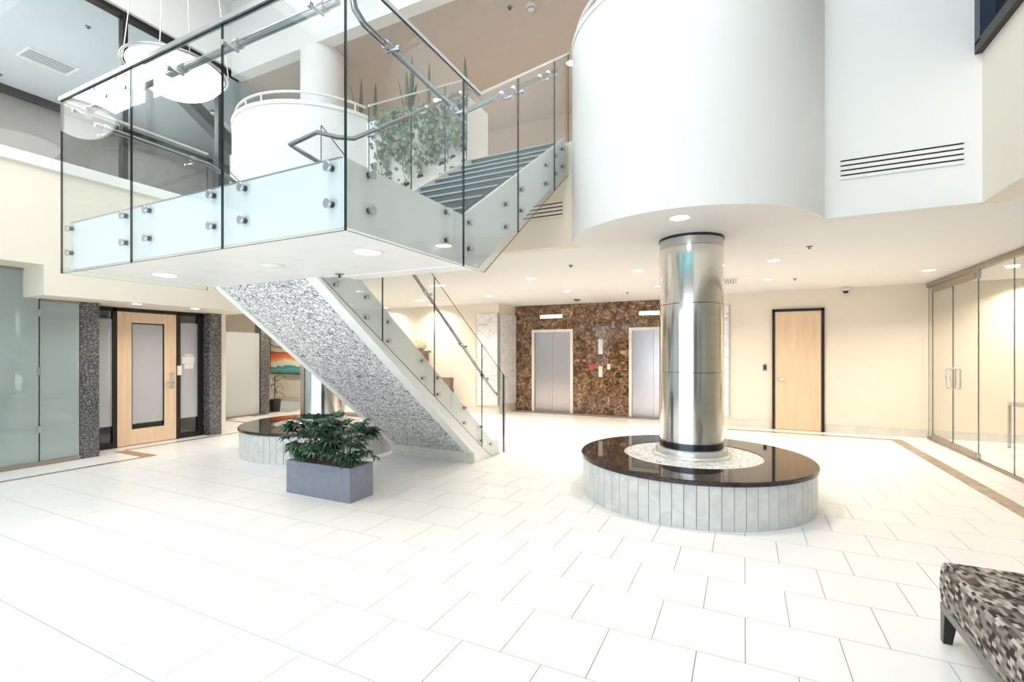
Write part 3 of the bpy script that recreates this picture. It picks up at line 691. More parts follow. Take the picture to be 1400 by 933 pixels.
build('panel_frame', B(-9.40, -9.10, 5.865, 5.90, .58, 2.12), TRIM, lp); build('diffuser', B(-9.38, -9.12, 5.895, 5.91, .60, 2.10), emit('panel_glow', (1.0, .93, .88), .8), lp)
for i, (y, w, h, m_, l) in enumerate(((7.05, .30, .42, BROWNP, 'small dark waste bin behind the filmed screen'), (7.45, .42, .38, PAPER, 'white carton standing behind the filmed screen'), (7.8, .16, .44, BROWNP, 'tall dark umbrella bin behind the filmed screen'))):
    q = MB().box(-11.5, -11.5 + w, y - w / 2, y + w / 2, .0, h * .96).box(-11.5 - .012, -11.5 + w + .012, y - w / 2 - .012, y + w / 2 + .012, h * .9, h)
    tag(build('waste_bin' if i != 1 else 'carton', q, m_), l, 'bin' if i != 1 else 'box')
# painting
PT = thing('painting', (-12.7, 10.66, .88), 'wide abstract painting with red and teal bands on the far wall', 'painting')
build('canvas', B(-14.1, -11.2, 10.655, 10.68, .90, 2.25), PAINT, PT); 
for q in ((-14.12, -11.18, .87, .90), (-14.12, -11.18, 2.25, 2.28), (-14.12, -14.10, .87, 2.28), (-11.20, -11.18, .87, 2.28)): build('frame', B(q[0], q[1], 10.645, 10.69, q[2], q[3]), BLACKMET, PT)

cp = thing('dracaena', (-11.25, 8.62, 0), 'spiky potted plant beside the slim granite pier below the painting', 'plant')
build('pot', MB().lathe([(0, 0), (.13, 0), (.17, .32), (.15, .32), (.13, .28), (0, .28)], (-11.25, 8.62, 0), 24), BLACKP, cp, smooth=40)
build('stem', MB().tube([(-11.25, 8.62, .26), (-11.24, 8.62, .95)], .014, 8), STEM, cp, smooth=60)
for k in range(22):
    a = 2.4 * k; zz = .45 + .5 * k / 22; d = Vector((math.cos(a), math.sin(a), 0)); q_ = Vector((-math.sin(a), math.cos(a), 0)); vs = []
    for t0, w in ((0, .008), (.35, .022), (.7, .016), (1, .001)):
        p = Vector((-11.24, 8.62, zz)) + d * .42 * t0 + Vector((0, 0, .34 * t0 - .42 * t0 * t0)); vs += [p - q_ * w, p + q_ * w]
    build('leaf', MB().add(vs, [(0, 1, 3, 2), (2, 3, 5, 4), (4, 5, 7, 6)]), LEAF, cp, smooth=60)

# ------------------------------------------------------------------ upper left office behind dark framed glazing
OW = thing('window_2', (XL - .12, 3.8, ZF), 'dark framed upper office glazing above the left cream beam', 'window', kind='structure')
XW = XL - .12
for k in range(-4, 4):
    y = 3.79 + 1.41 * k
    build('mullion', B(XW - .06, XW + .05, y - .035, y + .035, ZF, 6.50), BLACKMET, OW)
    build('pane', MB().prism([(y + .037, ZF + .03), (y + 1.373, ZF + .03), (y + 1.373, 6.50), (y + .037, 6.50)], 'X', XW - .006, XW + .006, 0, 1), [CURTAIN, EDGE], OW)
build('head_beam', B(XW - .07, XW + .06, -2.0, 9.4, 6.49, 6.58), BLACKMET, OW)
build('sill_beam', B(XW - .06, XW + .05, -2.0, 9.4, ZF - .01, ZF + .04), BLACKMET, OW)
struct('ceiling_office', B(-12.5, XW - .08, -4.1, 9.4, 6.5, 6.6), GREYW, 'grey ceiling of the upper office behind the dark mullions', 'ceiling')
struct('floor_office', B(-12.5, -8.6, -4.1, 9.4, ZF - .1, ZF), GREYW, 'upper office floor behind the dark mullions', 'floor')
struct('wall_office', B(-12.5, -12.3, -4.1, 9.4, ZF, 6.5), DARKW, 'dark wall at the back of the upper office', 'wall')
struct('wall_office_end', B(-12.5, -8.3, 9.2, 9.4, ZF, 6.5), mat('teal_grey_paint', (.36, .45, .46), .6), 'grey green end wall of the upper office', 'wall')
struct('wall_office_near', B(-12.5, -8.3, -4.1, -4.0, ZF, 6.5), GREYW, 'near end wall of the upper office', 'wall')
build('head_trim', B(-12.3, -12.22, -4.0, 9.2, 6.36, 6.5), BLACKMET, bpy.data.objects['wall_office'])
for (ya, za, yb, zb_, x, l) in ((4.6, 6.3, 8.2, 4.1, -9.0, 'dark sloping bar for a reflected diagonal nearest the upper office glazing'), (6.0, 6.4, 9.1, 4.5, -9.8, 'dark sloping bar for a reflected diagonal deeper inside the upper office')):
    tag(build('reflected_bar', MB().prism([(ya, za), (yb, zb_), (yb, zb_ + .34), (ya, za + .34) if za + .34 < 6.49 else (ya - .0, 6.49)], 'X', x - .12, x + .12), mat('reflected_bar_grey' + str(x), (.10, .10, .095), .5)), l, 'brace', 'reflected diagonals', 'thing')  # solid dark bars stand in for diagonals reflected in the glass
area('office_fill_light', (-10.4, 3.0, 6.45), (0, 0, 0), 2.5, 9.0, 620, (1, .98, .95))  # unseen area light added to brighten the upper office, no fixture modelled

# ------------------------------------------------------------------ elevators
for i, (x0, x1) in enumerate((E1, E2)):
    t = thing('door_%d' % (i + 3), ((x0 + x1) / 2, 11.72, 0), ('brushed steel elevator doors in the marble wall, in full view', 'brushed steel elevator doors partly hidden by the steel column')[i], 'elevator', kind='structure')
    build('frame_post', B(x0, x0 + .07, 11.66, 11.74, 0, 2.17), TRIM, t); build('frame_post', B(x1 - .07, x1, 11.66, 11.74, 0, 2.17), TRIM, t)
    build('frame_head', B(x0 + .0705, x1 - .0705, 11.66, 11.74, 2.10, 2.17), TRIM, t)
    xm = (x0 + x1) / 2
    build('door_panel', B(x0 + .07, xm - .003, 11.715, 11.745, .01, 2.10), LIFTSTEEL, t); build('door_panel', B(xm + .003, x1 - .07, 11.715, 11.745, .01, 2.10), LIFTSTEEL, t)
    build('threshold', B(x0, x1, 11.60, 11.659, -.004, .008), STEEL_D, t)
    h = thing('hall_lantern', (xm, 11.67, 2.46), ('glowing bar lantern above the fully visible elevator', 'glowing bar lantern above the half hidden elevator')[i], 'lantern', 'elevator lanterns')
    build('housing', B(xm - .34, xm + .30, 11.66, 11.695, 2.455, 2.565), STEEL_D, h); build('diffuser', B(xm - .32, xm + .28, 11.652, 11.662, 2.47, 2.55), LANTERN, h)
def plate(name, x, w, z0, z1, m, lab, cat, btn=0):
    t = thing(name, (x, 11.68, z0), lab, cat)
    build('plate', B(x - w / 2, x + w / 2, 11.675, 11.69, z0, z1), m, t)
    for k in range(btn):
        zz = z0 + (z1 - z0) * (k + 1) / (btn + 1); build('button', MB().tube([(x, 11.664, zz), (x, 11.676, zz)], .018, 12), PLASTIC, t, smooth=40)
plate('position_indicator', -3.23, .11, 1.52, 1.90, PLASTIC, 'tall pale indicator plate between the elevators', 'indicator', 1)
plate('call_station', -3.23, .10, .95, 1.22, PLASTIC, 'pale elevator call plate with two buttons between the elevators', 'call button', 2)
plate('fire_sign', -3.47, .12, 1.12, 1.26, REDP, 'small red sign between the elevators', 'sign')
plate('key_switch', -3.02, .08, 1.14, 1.28, PLASTIC, 'small pale switch plate nearest the half hidden elevator', 'switch')
# crackle light boxes on the alcove piers
def cbox(x0, x1, y0, y1, lab):
    t = thing('crackle_panel', ((x0 + x1) / 2, (y0 + y1) / 2, .22), lab, 'wall panel', 'white crackle wall panels')
    build('resin_face', B(x0, x1, y0, y1, .22, 2.55), CRACKW, t)
    if x1 - x0 > y1 - y0: build('edge_strip', B(x0 - .01, x0, y0 - .004, y1, .22, 2.56), STEEL_D, t); build('edge_strip', B(x1, x1 + .01, y0 - .004, y1, .22, 2.56), STEEL_D, t)
    else: build('edge_strip', B(x0, x1 + .004, y0 - .01, y0, .22, 2.56), STEEL_D, t); build('edge_strip', B(x0, x1 + .004, y1, y1 + .01, .22, 2.56), STEEL_D, t)
cbox(-6.22, -5.61, 10.655, 10.695, 'white crackle patterned panel facing the lobby beside the elevators')
cbox(-5.595, -5.555, 10.72, 11.64, 'white crackle patterned panel on the side wall of the elevator alcove')
cbox(-0.41, -0.29, YB - .045, YB - .005, 'narrow white crackle patterned panel right of the steel column')

# ------------------------------------------------------------------ plain maple door on the back wall
D2 = thing('door_2', (.98, YB, 0), 'plain maple door in a dark frame on the back wall', 'door', kind='structure')
dx0, dx1, dh = .52, 1.42, 2.44
build('frame_post', B(dx0, dx0 + .05, YB - .05, YB + .02, 0, dh), BLACKMET, D2); build('frame_post', B(dx1 - .05, dx1, YB - .05, YB + .02, 0, dh), BLACKMET, D2)
build('frame_head', B(dx0, dx1, YB - .05, YB + .02, dh - .05, dh), BLACKMET, D2)
l2 = build('door_leaf', B(dx0 + .053, dx1 - .053, YB - .030, YB + .01, .008, dh - .053), WOOD, D2)
build('rose', MB().tube([(dx0 + .12, YB - .030, 1.02), (dx0 + .12, YB - .042, 1.02)], .035, 18), STEEL_D, l2, smooth=40)
build('lever', MB().tube([(dx0 + .12, YB - .04, 1.02), (dx0 + .12, YB - .085, 1.02), (dx0 + .15, YB - .09, 1.02), (dx0 + .24, YB - .09, 1.02)], .011, 10), STEEL, l2, smooth=50)
for z in (.3, 1.2, 2.15): build('hinge', MB().tube([(dx1 - .052, YB - .036, z), (dx1 - .052, YB - .036, z + .1)], .009, 8), STEEL_D, l2, smooth=40)
sw = thing('access_reader', (.39, YB, 1.19), 'small grey access reader on the wall beside the plain maple door', 'card reader')
build('housing', B(.355, .425, YB - .025, YB - .002, 1.19, 1.32), GREYP, sw); build('face', B(.365, .415, YB - .029, YB - .024, 1.21, 1.30), BLACKP, sw)
# camera
sc = thing('security_camera', (1.76, YB - .08, 2.70), 'small white security camera with a black dome over the back wall', 'camera')
build('bracket', B(1.70, 1.82, YB - .14, YB - .002, 2.745, 2.81), PLASTIC, sc)
build('dome', MB().lathe([(0.001, -.05), (.025, -.043), (.043, -.025), (.05, 0), (0.001, 0)], (1.76, YB - .08, 2.745), 20), BLACKP, sc, smooth=60)

# ------------------------------------------------------------------ clear glass partition and the room behind it
GP = thing('glass_partition', (3.02, 6, 0), 'clear frameless glass wall with double doors on the right', 'glass wall', kind='thing')
XG = 3.02
ys = [-3.9, -2.9, -1.9, -.95, .05, 1.05, 2.05, 3.05, 4.05, 5.05, 6.05, 7.05, 8.04, 9.04]
for a, b in zip(ys[:-1], ys[1:]): build('glass_panel', MB().prism([(a + .003, .03), (b - .003, .03), (b - .003, 2.74), (a + .003, 2.74)], 'X', XG - .006, XG + .006, 0, 1), [GLASS_R, EDGE_L], GP)
build('glass_panel', MB().prism([(10.90, .03), (11.085, .03), (11.085, 2.74), (10.90, 2.74)], 'X', XG - .006, XG + .006, 0, 1), [GLASS_R, EDGE_L], GP)
build('header_rail', B(XG - .035, XG + .035, -3.9, 11.09, 2.74, 2.815), ALU, GP)
build('floor_channel', B(XG - .025, XG + .025, -3.9, 9.04, 0, .03), ALU, GP)
build('floor_channel', B(XG - .025, XG + .025, 10.90, 11.09, 0, .03), ALU, GP)
for a, b, hy in ((9.05, 9.965, 9.965 - .09), (9.975, 10.89, 9.975 + .09)):
    q = build('door_leaf', MB().prism([(a, .03), (b, .03), (b, 2.70), (a, 2.70)], 'X', XG - .006, XG + .006, 0, 1), [GLASS_R, EDGE], GP)
    build('bottom_rail', B(XG - .02, XG + .02, a, b, .012, .11), ALU, q); build('top_rail', B(XG - .02, XG + .02, a, b, 2.63, 2.72), ALU, q)
    for s_ in (-1, 1):
        x = XG + s_ * .06
        build('pull_handle', MB().tube([(XG + s_ * .006, hy, .98), (x - s_ * .012, hy, .98), (x, hy, .995), (x, hy, 1.285), (x - s_ * .012, hy, 1.30), (XG + s_ * .006, hy, 1.30)], .012, 10), STEEL, q, smooth=50)
for y in (9.045,):
    build('patch_fitting', B(XG - .02, XG + .02, y - .025, y + .025, 2.62, 2.74), STEEL_D, GP); build('patch_fitting', B(XG - .02, XG + .02, y - .025, y + .025, .0, .11), STEEL_D, GP)
# console table and chair behind the glass
T = thing('console_table', (4.5, 10.25, 0), 'slim metal framed table behind the clear glass', 'table')
for x in (3.90, 5.2):
    for y in (9.95, 10.55): build('leg', B(x - .018, x + .018, y - .018, y + .018, 0, .73), STEEL_D, T)
build('table_frame', MB().box(3.88, 5.22, 9.93, 9.96, .70, .745).box(3.88, 5.22, 10.54, 10.57, .70, .745).box(3.88, 3.91, 9.96, 10.54, .70, .745).box(5.19, 5.22, 9.96, 10.54, .70, .745), STEEL_D, T)
build('table_top', B(3.86, 5.24, 9.91, 10.59, .745, .757), [GLASS_R], T)
c = thing('side_chair', (4.35, 9.55, 0), 'grey bucket chair behind the clear glass', 'chair')
shell = MB(); rows = []
n = 10
prof = [(.24, .46), (.05, .43), (-.15, .44), (-.24, .52), (-.27, .68), (-.29, .84)]
vs = []
for (yy_, zz_) in prof:
    for k in range(n + 1):
        t_ = k / n * 2 - 1; vs.append((4.35 + .24 * t_ * (1 - .1 * max(0, zz_ - .5)), 9.55 + yy_ * -1 * .9 - 0 + .06 * t_ * t_ * (-1 if zz_ > .5 else 0), zz_ + .05 * t_ * t_))
fs = [(r * (n + 1) + k, r * (n + 1) + k + 1, (r + 1) * (n + 1) + k + 1, (r + 1) * (n + 1) + k) for r in range(len(prof) - 1) for k in range(n)]
so = build('shell', MB().add(vs, fs), GREYP, c, smooth=60); sm = so.modifiers.new('thick', 'SOLIDIFY'); sm.thickness = .015
for sx_ in (-1, 1):
    for sy_ in (-1, 1): build('leg', MB().tube([(4.35 + sx_ * .15, 9.55 + sy_ * .13, .43), (4.35 + sx_ * .22, 9.55 + sy_ * .22, 0)], .011, 8), STEEL_D, c, smooth=50)
# things behind the stairs at the back left wall
pd = thing('pedestal', (-7.75, 10.3, 0), 'tall brown pedestal by the back wall, seen past the stair stringer', 'pedestal')
build('shaft', B(-7.92, -7.58, 10.13, 10.47, .04, 1.55), BROWNP, pd); build('cap', B(-7.96, -7.54, 10.09, 10.51, 1.55, 1.62), BROWNP, pd); build('foot', B(-7.95, -7.55, 10.10, 10.50, 0, .04), BROWNP, pd)
fb = thing('flower_bowl', (-7.75, 10.3, 1.62), 'shallow bowl of yellow flowers on the tall brown pedestal', 'flowers')
build('bowl', MB().lathe([(0, 0), (.08, 0), (.18, .08), (.20, .12), (.17, .10), (0, .05)], (-7.75, 10.3, 1.62), 24), PLASTIC, fb, smooth=40)
YEL = mat('yellow_petal', (.80, .62, .25), .6)
for k in range(16):
    a = random.uniform(0, 2 * PI); r = random.uniform(0, .17); z = 1.74 + random.uniform(0, .14)
    build('flower', MB().lathe([(0.001, -.03), (.03, -.015), (.045, .01), (.02, .02), (0.001, .012)], (-7.75 + r * math.cos(a), 10.3 + r * math.sin(a), z), 8), YEL, fb, smooth=60)
ch = thing('armchair', (-7.0, 10.05, 0), 'brown leather tub chair at the back wall behind the lower stair flight', 'chair')
build('seat', B(-7.26, -6.74, 9.75, 10.25, .24, .44), BROWNP, ch)
build('backrest', MB().prism([(10.20, .24), (10.32, .24), (10.42, .90), (10.32, .92), (10.20, .44)], 'X', -7.24, -6.76), BROWNP, ch)
for x in (-7.32, -6.76): build('armrest', B(x, x + .08, 9.76, 10.30, .20, .64), BROWNP, ch)
for x in (-7.24, -6.76):
    for y in (9.80, 10.24): build('leg', MB().tube([(x, y, .24), (x, y, 0)], [.022, .014], 8), DARKWOOD, ch)

# ------------------------------------------------------------------ grilles
def grille(x0, x1, lab):
    t = thing('air_grille', ((x0 + x1) / 2, YS - .03, 3.16), lab, 'vent', 'slotted wall grilles')
    build('slot_shade_sheet', B(x0, x1, YS - .034, YS - .0301, 3.16, 3.37), SLOT_SHADE, t)  # flat near-black sheet on the wall stands for shade between the slats
    hgt = .21; n = 5; slat = .030
    for k in range(n):
        z = 3.16 + k * (hgt - slat) / (n - 1)
        build('slat', B(x0 - (.01 if k in (0, n - 1) else 0), x1 + (.01 if k in (0, n - 1) else 0), YS - .040, YS - .034, z, z + slat), TRIM if x0 > 0 else BEIGE, t)  # slats beneath the stairs take the wall's shade tone
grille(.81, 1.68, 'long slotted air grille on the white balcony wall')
grille(-2.72, -1.93, 'slotted air grille on the shade toned wall beneath the upper flight')

# ------------------------------------------------------------------ upper right window
RW = thing('window_3', (XR + .1, 3.5, 4.10), 'dark blue framed window high on the right wall', 'window', kind='structure')
build('sill_beam', B(XR - .05, XR + .16, -1.5, 5.34, 4.07, 4.16), BLACKMET, RW)
for y in (5.27, 3.9, 2.5, 1.1, -.3, -1.45): build('mullion', B(XR - .05, XR + .16, y - .05, y + .05, 4.14, Z2), BLUEMET, RW)
for a, b in ((3.95, 5.22), (2.55, 3.85), (1.15, 2.45), (-.25, 1.05), (-1.4, -.35)): build('pane', MB().prism([(a, 4.16), (b, 4.16), (b, Z2), (a, Z2)], 'X', XR + .05, XR + .062, 0, 1), [TINTED, EDGE], RW)
struct('wall_right_room', B(3.9, 4.0, -2, 6.0, ZF, Z2), mat('pale_room_paint', (.6, .64, .66), .7), 'pale wall inside the room behind the upper right window', 'wall')

# ------------------------------------------------------------------ lamps
def downlight(x, y, z, lab, power=DOWN_W, r=.075, grp='lobby downlights', color=(1, .88, .74), spread=140):
    t = thing('recessed_downlight', (x, y, z), lab, 'ceiling light', grp)
    build('trim_ring', MB().lathe([(r, -.003), (r + .022, -.004), (r + .024, .0), (r, .0)], (x, y, z - .001), 28, closed_prof=True), TRIM, t, smooth=40)
    build('lens', MB().lathe([(0.0005, -.002), (r, -.002), (r, 0), (0.0005, 0)], (x, y, z - .001), 28), DOWNG, t)
    if power: area('downlight_lamp', (0, 0, -.012), (0, 0, 0), .13, .13, power, color, 'DISK', spread, t)
GX = (-6.95, -5.1, -3.27, -1.45, .37)
names = {(-6.95, 7.42): 'downlight over the far left round bench side of the lobby ceiling', (-5.1, 7.42): 'downlight in the front row left of the lower stair flight',
 (-3.27, 7.42): 'front row downlight just right of the stair landing', (-1.45, 7.42): 'front row downlight left of the steel column', (.37, 7.42): 'front row downlight right of the steel column',
 (-6.95, 9.3): 'back row downlight near the brown pedestal', (-5.1, 9.3): 'back row downlight before the crackle panel corner', (-3.27, 9.3): 'back row downlight before the fully visible elevator', (-1.45, 9.3): 'back row downlight before the half hidden elevator', (.37, 9.3): 'back row downlight before the plain maple door'}
for x in GX:
    for y in (7.42, 9.3): downlight(x, y, ZC, names[(x, y)])
downlight(2.55, 9.35, ZC, 'downlight beside the clear glass double doors')
downlight(-.54, 4.68, ZC - .004, 'downlight under the drum in front of the steel column', 16, .085)
downlight(-2.26, 2.43, 2.225, 'downlight under the landing near its front corner', 12, .085, 'landing downlights')
downlight(-4.50, 2.38, 2.225, 'downlight under the landing at its left end', 12, .085, 'landing downlights')
downlight(-8.30, 4.0, 2.30, 'small downlight over the maple door nearest the first granite pier', 7, .06, 'door soffit downlights')
downlight(-8.30, 4.85, 2.30, 'small downlight over the maple door nearest the second granite pier', 7, .06, 'door soffit downlights')
downlight(3.56, 9.52, ZC, 'downlight behind the clear glass nearest the double doors', 30)
downlight(4.40, 10.72, ZC, 'downlight washing the wall above the slim metal framed table', 45)
downlight(-7.40, 10.38, ZC, 'downlight washing the wall above the flower bowl', 28)
downlight(-9.0, 10.38, ZC, 'downlight washing the wall left of the brown pedestal', 28)
downlight(-12.6, 10.1, ZC, 'downlight washing the painting on the far wall', 36)
downlight(-9.9, 7.4, ZC, 'downlight before the filmed screen at the far left', 24)
for i, (x, y) in enumerate(((-5.3, 7.6), (-2.6, 7.6), (.6, 7.6))):
    downlight(x, y, Z2, ('upper hall downlight behind the snake plants', 'upper hall downlight above the stair head', 'upper hall downlight behind the drum')[i], 22, .075, 'upper hall downlights')
# pendant lamp
def pendant(x, y, z, lab, R=.50):
    t = thing('pendant_lamp', (x, y, z), lab, 'pendant lamp', 'bowl pendants')
    prof = [(0.001, 0)] + [(R * math.sin(a), .30 * (1 - math.cos(a)) / (1 - math.cos(1.35)) * .95) for a in [1.35 * k / 10 for k in range(1, 11)]]
    build('glass_bowl', MB().lathe(prof, (x, y, z), 56), LAMPG, t, smooth=60)
    zr_ = z + .30
    ring = [(x + (R + .025) * math.cos(2 * PI * k / 56), y + (R + .025) * math.sin(2 * PI * k / 56), zr_ + .0) for k in range(56)]
    build('rim_ring', MB().tube(ring, .013, 8, closed=True), STEEL_D, t, smooth=60)
    build('bowl_lid', MB().lathe([(0.001, .02), (R * .98, .0), (R * .98, -.01), (0.001, .01)], (x, y, zr_), 48), PLASTIC, t, smooth=40)
    for k in range(4):
        a = PI / 4 + k * PI / 2
        build('suspension_wire', MB().tube([(x + (R + .04) * math.cos(a), y + (R + .04) * math.sin(a), zr_ + .02), (x + .25 * math.cos(a), y + .25 * math.sin(a), ZA)], .006, 6), STEEL_D, t, smooth=60)
    build('ceiling_rose', MB().lathe([(0.001, 0), (.30, 0), (.30, .03), (0.001, .03)], (x, y, ZA - .03), 32), TRIM, t, smooth=40)
pendant(-6.09, 3.35, 4.62, 'large white bowl pendant hanging behind the landing glass')
pendant(-7.45, .72, 4.25, 'white bowl pendant reflected in the end pane of the landing glass', .36)
# small ceiling fittings
def sprinkler(x, y, z, lab):
    t = thing('sprinkler_head', (x, y, z), lab, 'sprinkler', 'ceiling sprinklers')
    build('rosette', MB().lathe([(0.001, -.006), (.035, -.006), (.04, 0), (0.001, 0)], (x, y, z - .0005), 18), GREYP, t, smooth=40)
    build('deflector', MB().lathe([(0.001, -.03), (.018, -.03), (.008, -.02), (.008, -.006), (0.001, -.006)], (x, y, z), 12), BLACKP, t, smooth=40)
sprinkler(-2.25, 6.55, ZC, 'sprinkler head between the stair head and the steel column')
sprinkler(.70, 6.63, ZC, 'sprinkler head on the ceiling right of the drum')
sprinkler(.78, 9.39, ZC, 'sprinkler head in front of the plain maple door')
sprinkler(-2.19, 10.0, ZC, 'sprinkler head between the two elevators')
sprinkler(-3.1, 3.0, 2.225, 'sprinkler head under the landing')
sprinkler(-8.93, 3.66, 6.5, 'sprinkler head on the office ceiling nearest the glazing')
sprinkler(-11.85, 3.60, 6.5, 'sprinkler head on the office ceiling near its back wall')
sprinkler(-2.96, 6.0, Z2, 'dark sprinkler head on the taupe upper hall ceiling')
sd = thing('smoke_detector', (-2.68, 6.11, Z2), 'white smoke detector on the taupe upper hall ceiling', 'smoke detector')
build('body', MB().lathe([(0.001, -.06), (.05, -.055), (.075, -.02), (.08, 0), (0.001, 0)], (-2.68, 6.11, Z2), 24), PLASTIC, sd, smooth=50)
build('grille_ring', MB().lathe([(.055, -.054), (.062, -.046), (.06, -.044), (.053, -.052)], (-2.68, 6.11, Z2), 24, closed_prof=True), GREYP, sd, smooth=50)
ds = thing('ceiling_speaker', (-3.52, 10.7, ZC), 'small brown alarm speaker on the ceiling before the elevators', 'speaker')
build('body', MB().lathe([(0.001, -.06), (.05, -.05), (.10, 0), (0.001, 0)], (-3.52, 10.7, ZC), 20), BROWNP, ds, smooth=50)
build('mount', MB().lathe([(.10, -.008), (.12, -.008), (.12, 0), (.10, 0)], (-3.52, 10.7, ZC), 20, closed_prof=True), TRIM, ds, smooth=50)
ar = thing('access_hatch', (-3.26, 2.48, 2.225), 'small round cover under the landing', 'cover')
build('cover', MB().lathe([(0.001, -.014), (.07, -.012), (.085, 0), (0.001, 0)], (-3.26, 2.48, 2.224), 24), TRIM, ar, smooth=50)
build('rim', MB().lathe([(.085, -.004), (.095, -.004), (.095, 0), (.085, 0)], (-3.26, 2.48, 2.224), 24, closed_prof=True), TRIM, ar, smooth=50)
def ceil_vent(x, y, z, w, l, lab):
    t = thing('ceiling_diffuser', (x, y, z), lab, 'vent', 'ceiling diffusers')
    f = MB().box(x - w, x + w, y - l, y - l + .04, z - .012, z - .001).box(x - w, x + w, y + l - .04, y + l, z - .012, z - .001).box(x - w, x - w + .04, y - l + .04, y + l - .04, z - .012, z - .001).box(x + w - .04, x + w, y - l + .04, y + l - .04, z - .012, z - .001)
    build('frame', f, TRIM, t)
    build('backing', B(x - w + .04, x + w - .04, y - l + .04, y + l - .04, z - .004, z - .001), GREYP, t)
    for k in range(5):
        xx = x - w + .04 + (2 * w - .08) * (k + .5) / 5
        build('blade', B(xx - .012, xx + .012, y - l + .04, y + l - .04, z - .010, z - .004), PLASTIC, t)
ceil_vent(-10.6, 3.8, 6.5, .24, .34, 'louvred air diffuser on the grey office ceiling')
ceil_vent(-.23, 9.2, ZC, .15, .35, 'pale air diffuser on the lobby ceiling right of the steel column')

# ------------------------------------------------------------------ plant box with palms
PB = thing('planter_box', (-4.11, 3.84, 0), 'slate grey rectangular plant box in front of the stairs', 'planter')
px0, px1, py0, py1, ph = -4.58, -3.64, 3.66, 4.00, .36
t_ = .02
build('shell', MB().box(px0, px1, py0, py0 + t_, 0, ph).box(px0, px1, py1 - t_, py1, 0, ph).box(px0, px0 + t_, py0 + t_, py1 - t_, 0, ph).box(px1 - t_, px1, py0 + t_, py1 - t_, 0, ph).box(px0 + t_, px1 - t_, py0 + t_, py1 - t_, 0, .02), PLANTER, PB)
gs = MB(); nxg, nyg = 40, 14
vv = [(px0 + t_ + (px1 - px0 - 2 * t_) * i / nxg, py0 + t_ + (py1 - py0 - 2 * t_) * j / nyg, ph - .02 + random.uniform(-.012, .02)) for j in range(nyg + 1) for i in range(nxg + 1)]
gs.add(vv, [(j * (nxg + 1) + i, j * (nxg + 1) + i + 1, (j + 1) * (nxg + 1) + i + 1, (j + 1) * (nxg + 1) + i) for j in range(nyg) for i in range(nxg)])
build('mulch', gs, PEBBLE, PB)
def frond_mesh(name, n, L, spread, seed):
    rnd = random.Random(seed); m = MB()
    m.tube([(0, 0, -.10), (0, .02, -.03), (0, .06, 0)], .003, 5, mi=1)
    for k in range(n):
        a = (k / (n - 1) - .5) * spread + rnd.uniform(-.1, .1); l = L * rnd.uniform(.75, 1.05); w = .016 + .004 * rnd.random()
        d = Vector((math.sin(a), math.cos(a), 0)); s_ = Vector((math.cos(a), -math.sin(a), 0))
        p0 = Vector((0, .06, 0)); droop = rnd.uniform(.25, .6)
        pts = [p0 + d * l * q + Vector((0, 0, .04 * math.sin(q * 2.4) - droop * l * q * q * .55)) for q in (0, .3, .65, 1)]
        ws = (.004, w, w * .85, .001); vs = []
        for q, ww in zip(pts, ws): vs += [q - s_ * ww + Vector((0, 0, ww * .35)), q, q + s_ * ww + Vector((0, 0, ww * .35))]
        fs = []
        for r in range(3):
            b = r * 3; fs += [(b, b + 1, b + 4, b + 3), (b + 1, b + 2, b + 5, b + 4)]
        m.add(vs, fs)
    return m.mesh(name, [LEAF, STEM], smooth=50)
fronds = [frond_mesh('frond', n, L, sp, sd_) for n, L, sp, sd_ in ((6, .15, 2.6, 1), (7, .17, 3.2, 2), (5, .14, 2.2, 3))]
plabs = ('dark green bushy palm at the left of the plant box', 'dark green spreading palm at the right of the plant box')
for i, (cx, hh, sp) in enumerate(((-4.36, .50, .24), (-3.86, .46, .27))):
    t = thing('parlour_palm', (cx, 3.83, ph - .03), plabs[i], 'plant', 'palms in the plant box')
    for k in range(8):
        a = random.uniform(0, 2 * PI)
        build('stem', MB().tube([(cx + .03 * math.cos(a), 3.83 + .03 * math.sin(a), ph - .04), (cx + .07 * math.cos(a), 3.83 + .06 * math.sin(a), ph + hh * .75)], .005, 5), STEM, t)
    for k in range(84):
        a = random.uniform(0, 2 * PI); q = random.random() ** .7; h = hh * (.22 + .70 * random.random())
        rr = sp * (.2 + .75 * q) * (1 - .35 * abs(h / hh - .55))
        link('frond', fronds[k % 3], t, (rr * math.cos(a), rr * math.sin(a) * .95, h), (random.uniform(-.35, .7) if h > hh * .5 else random.uniform(-.6, .2), random.uniform(-.3, .3), a - PI / 2))

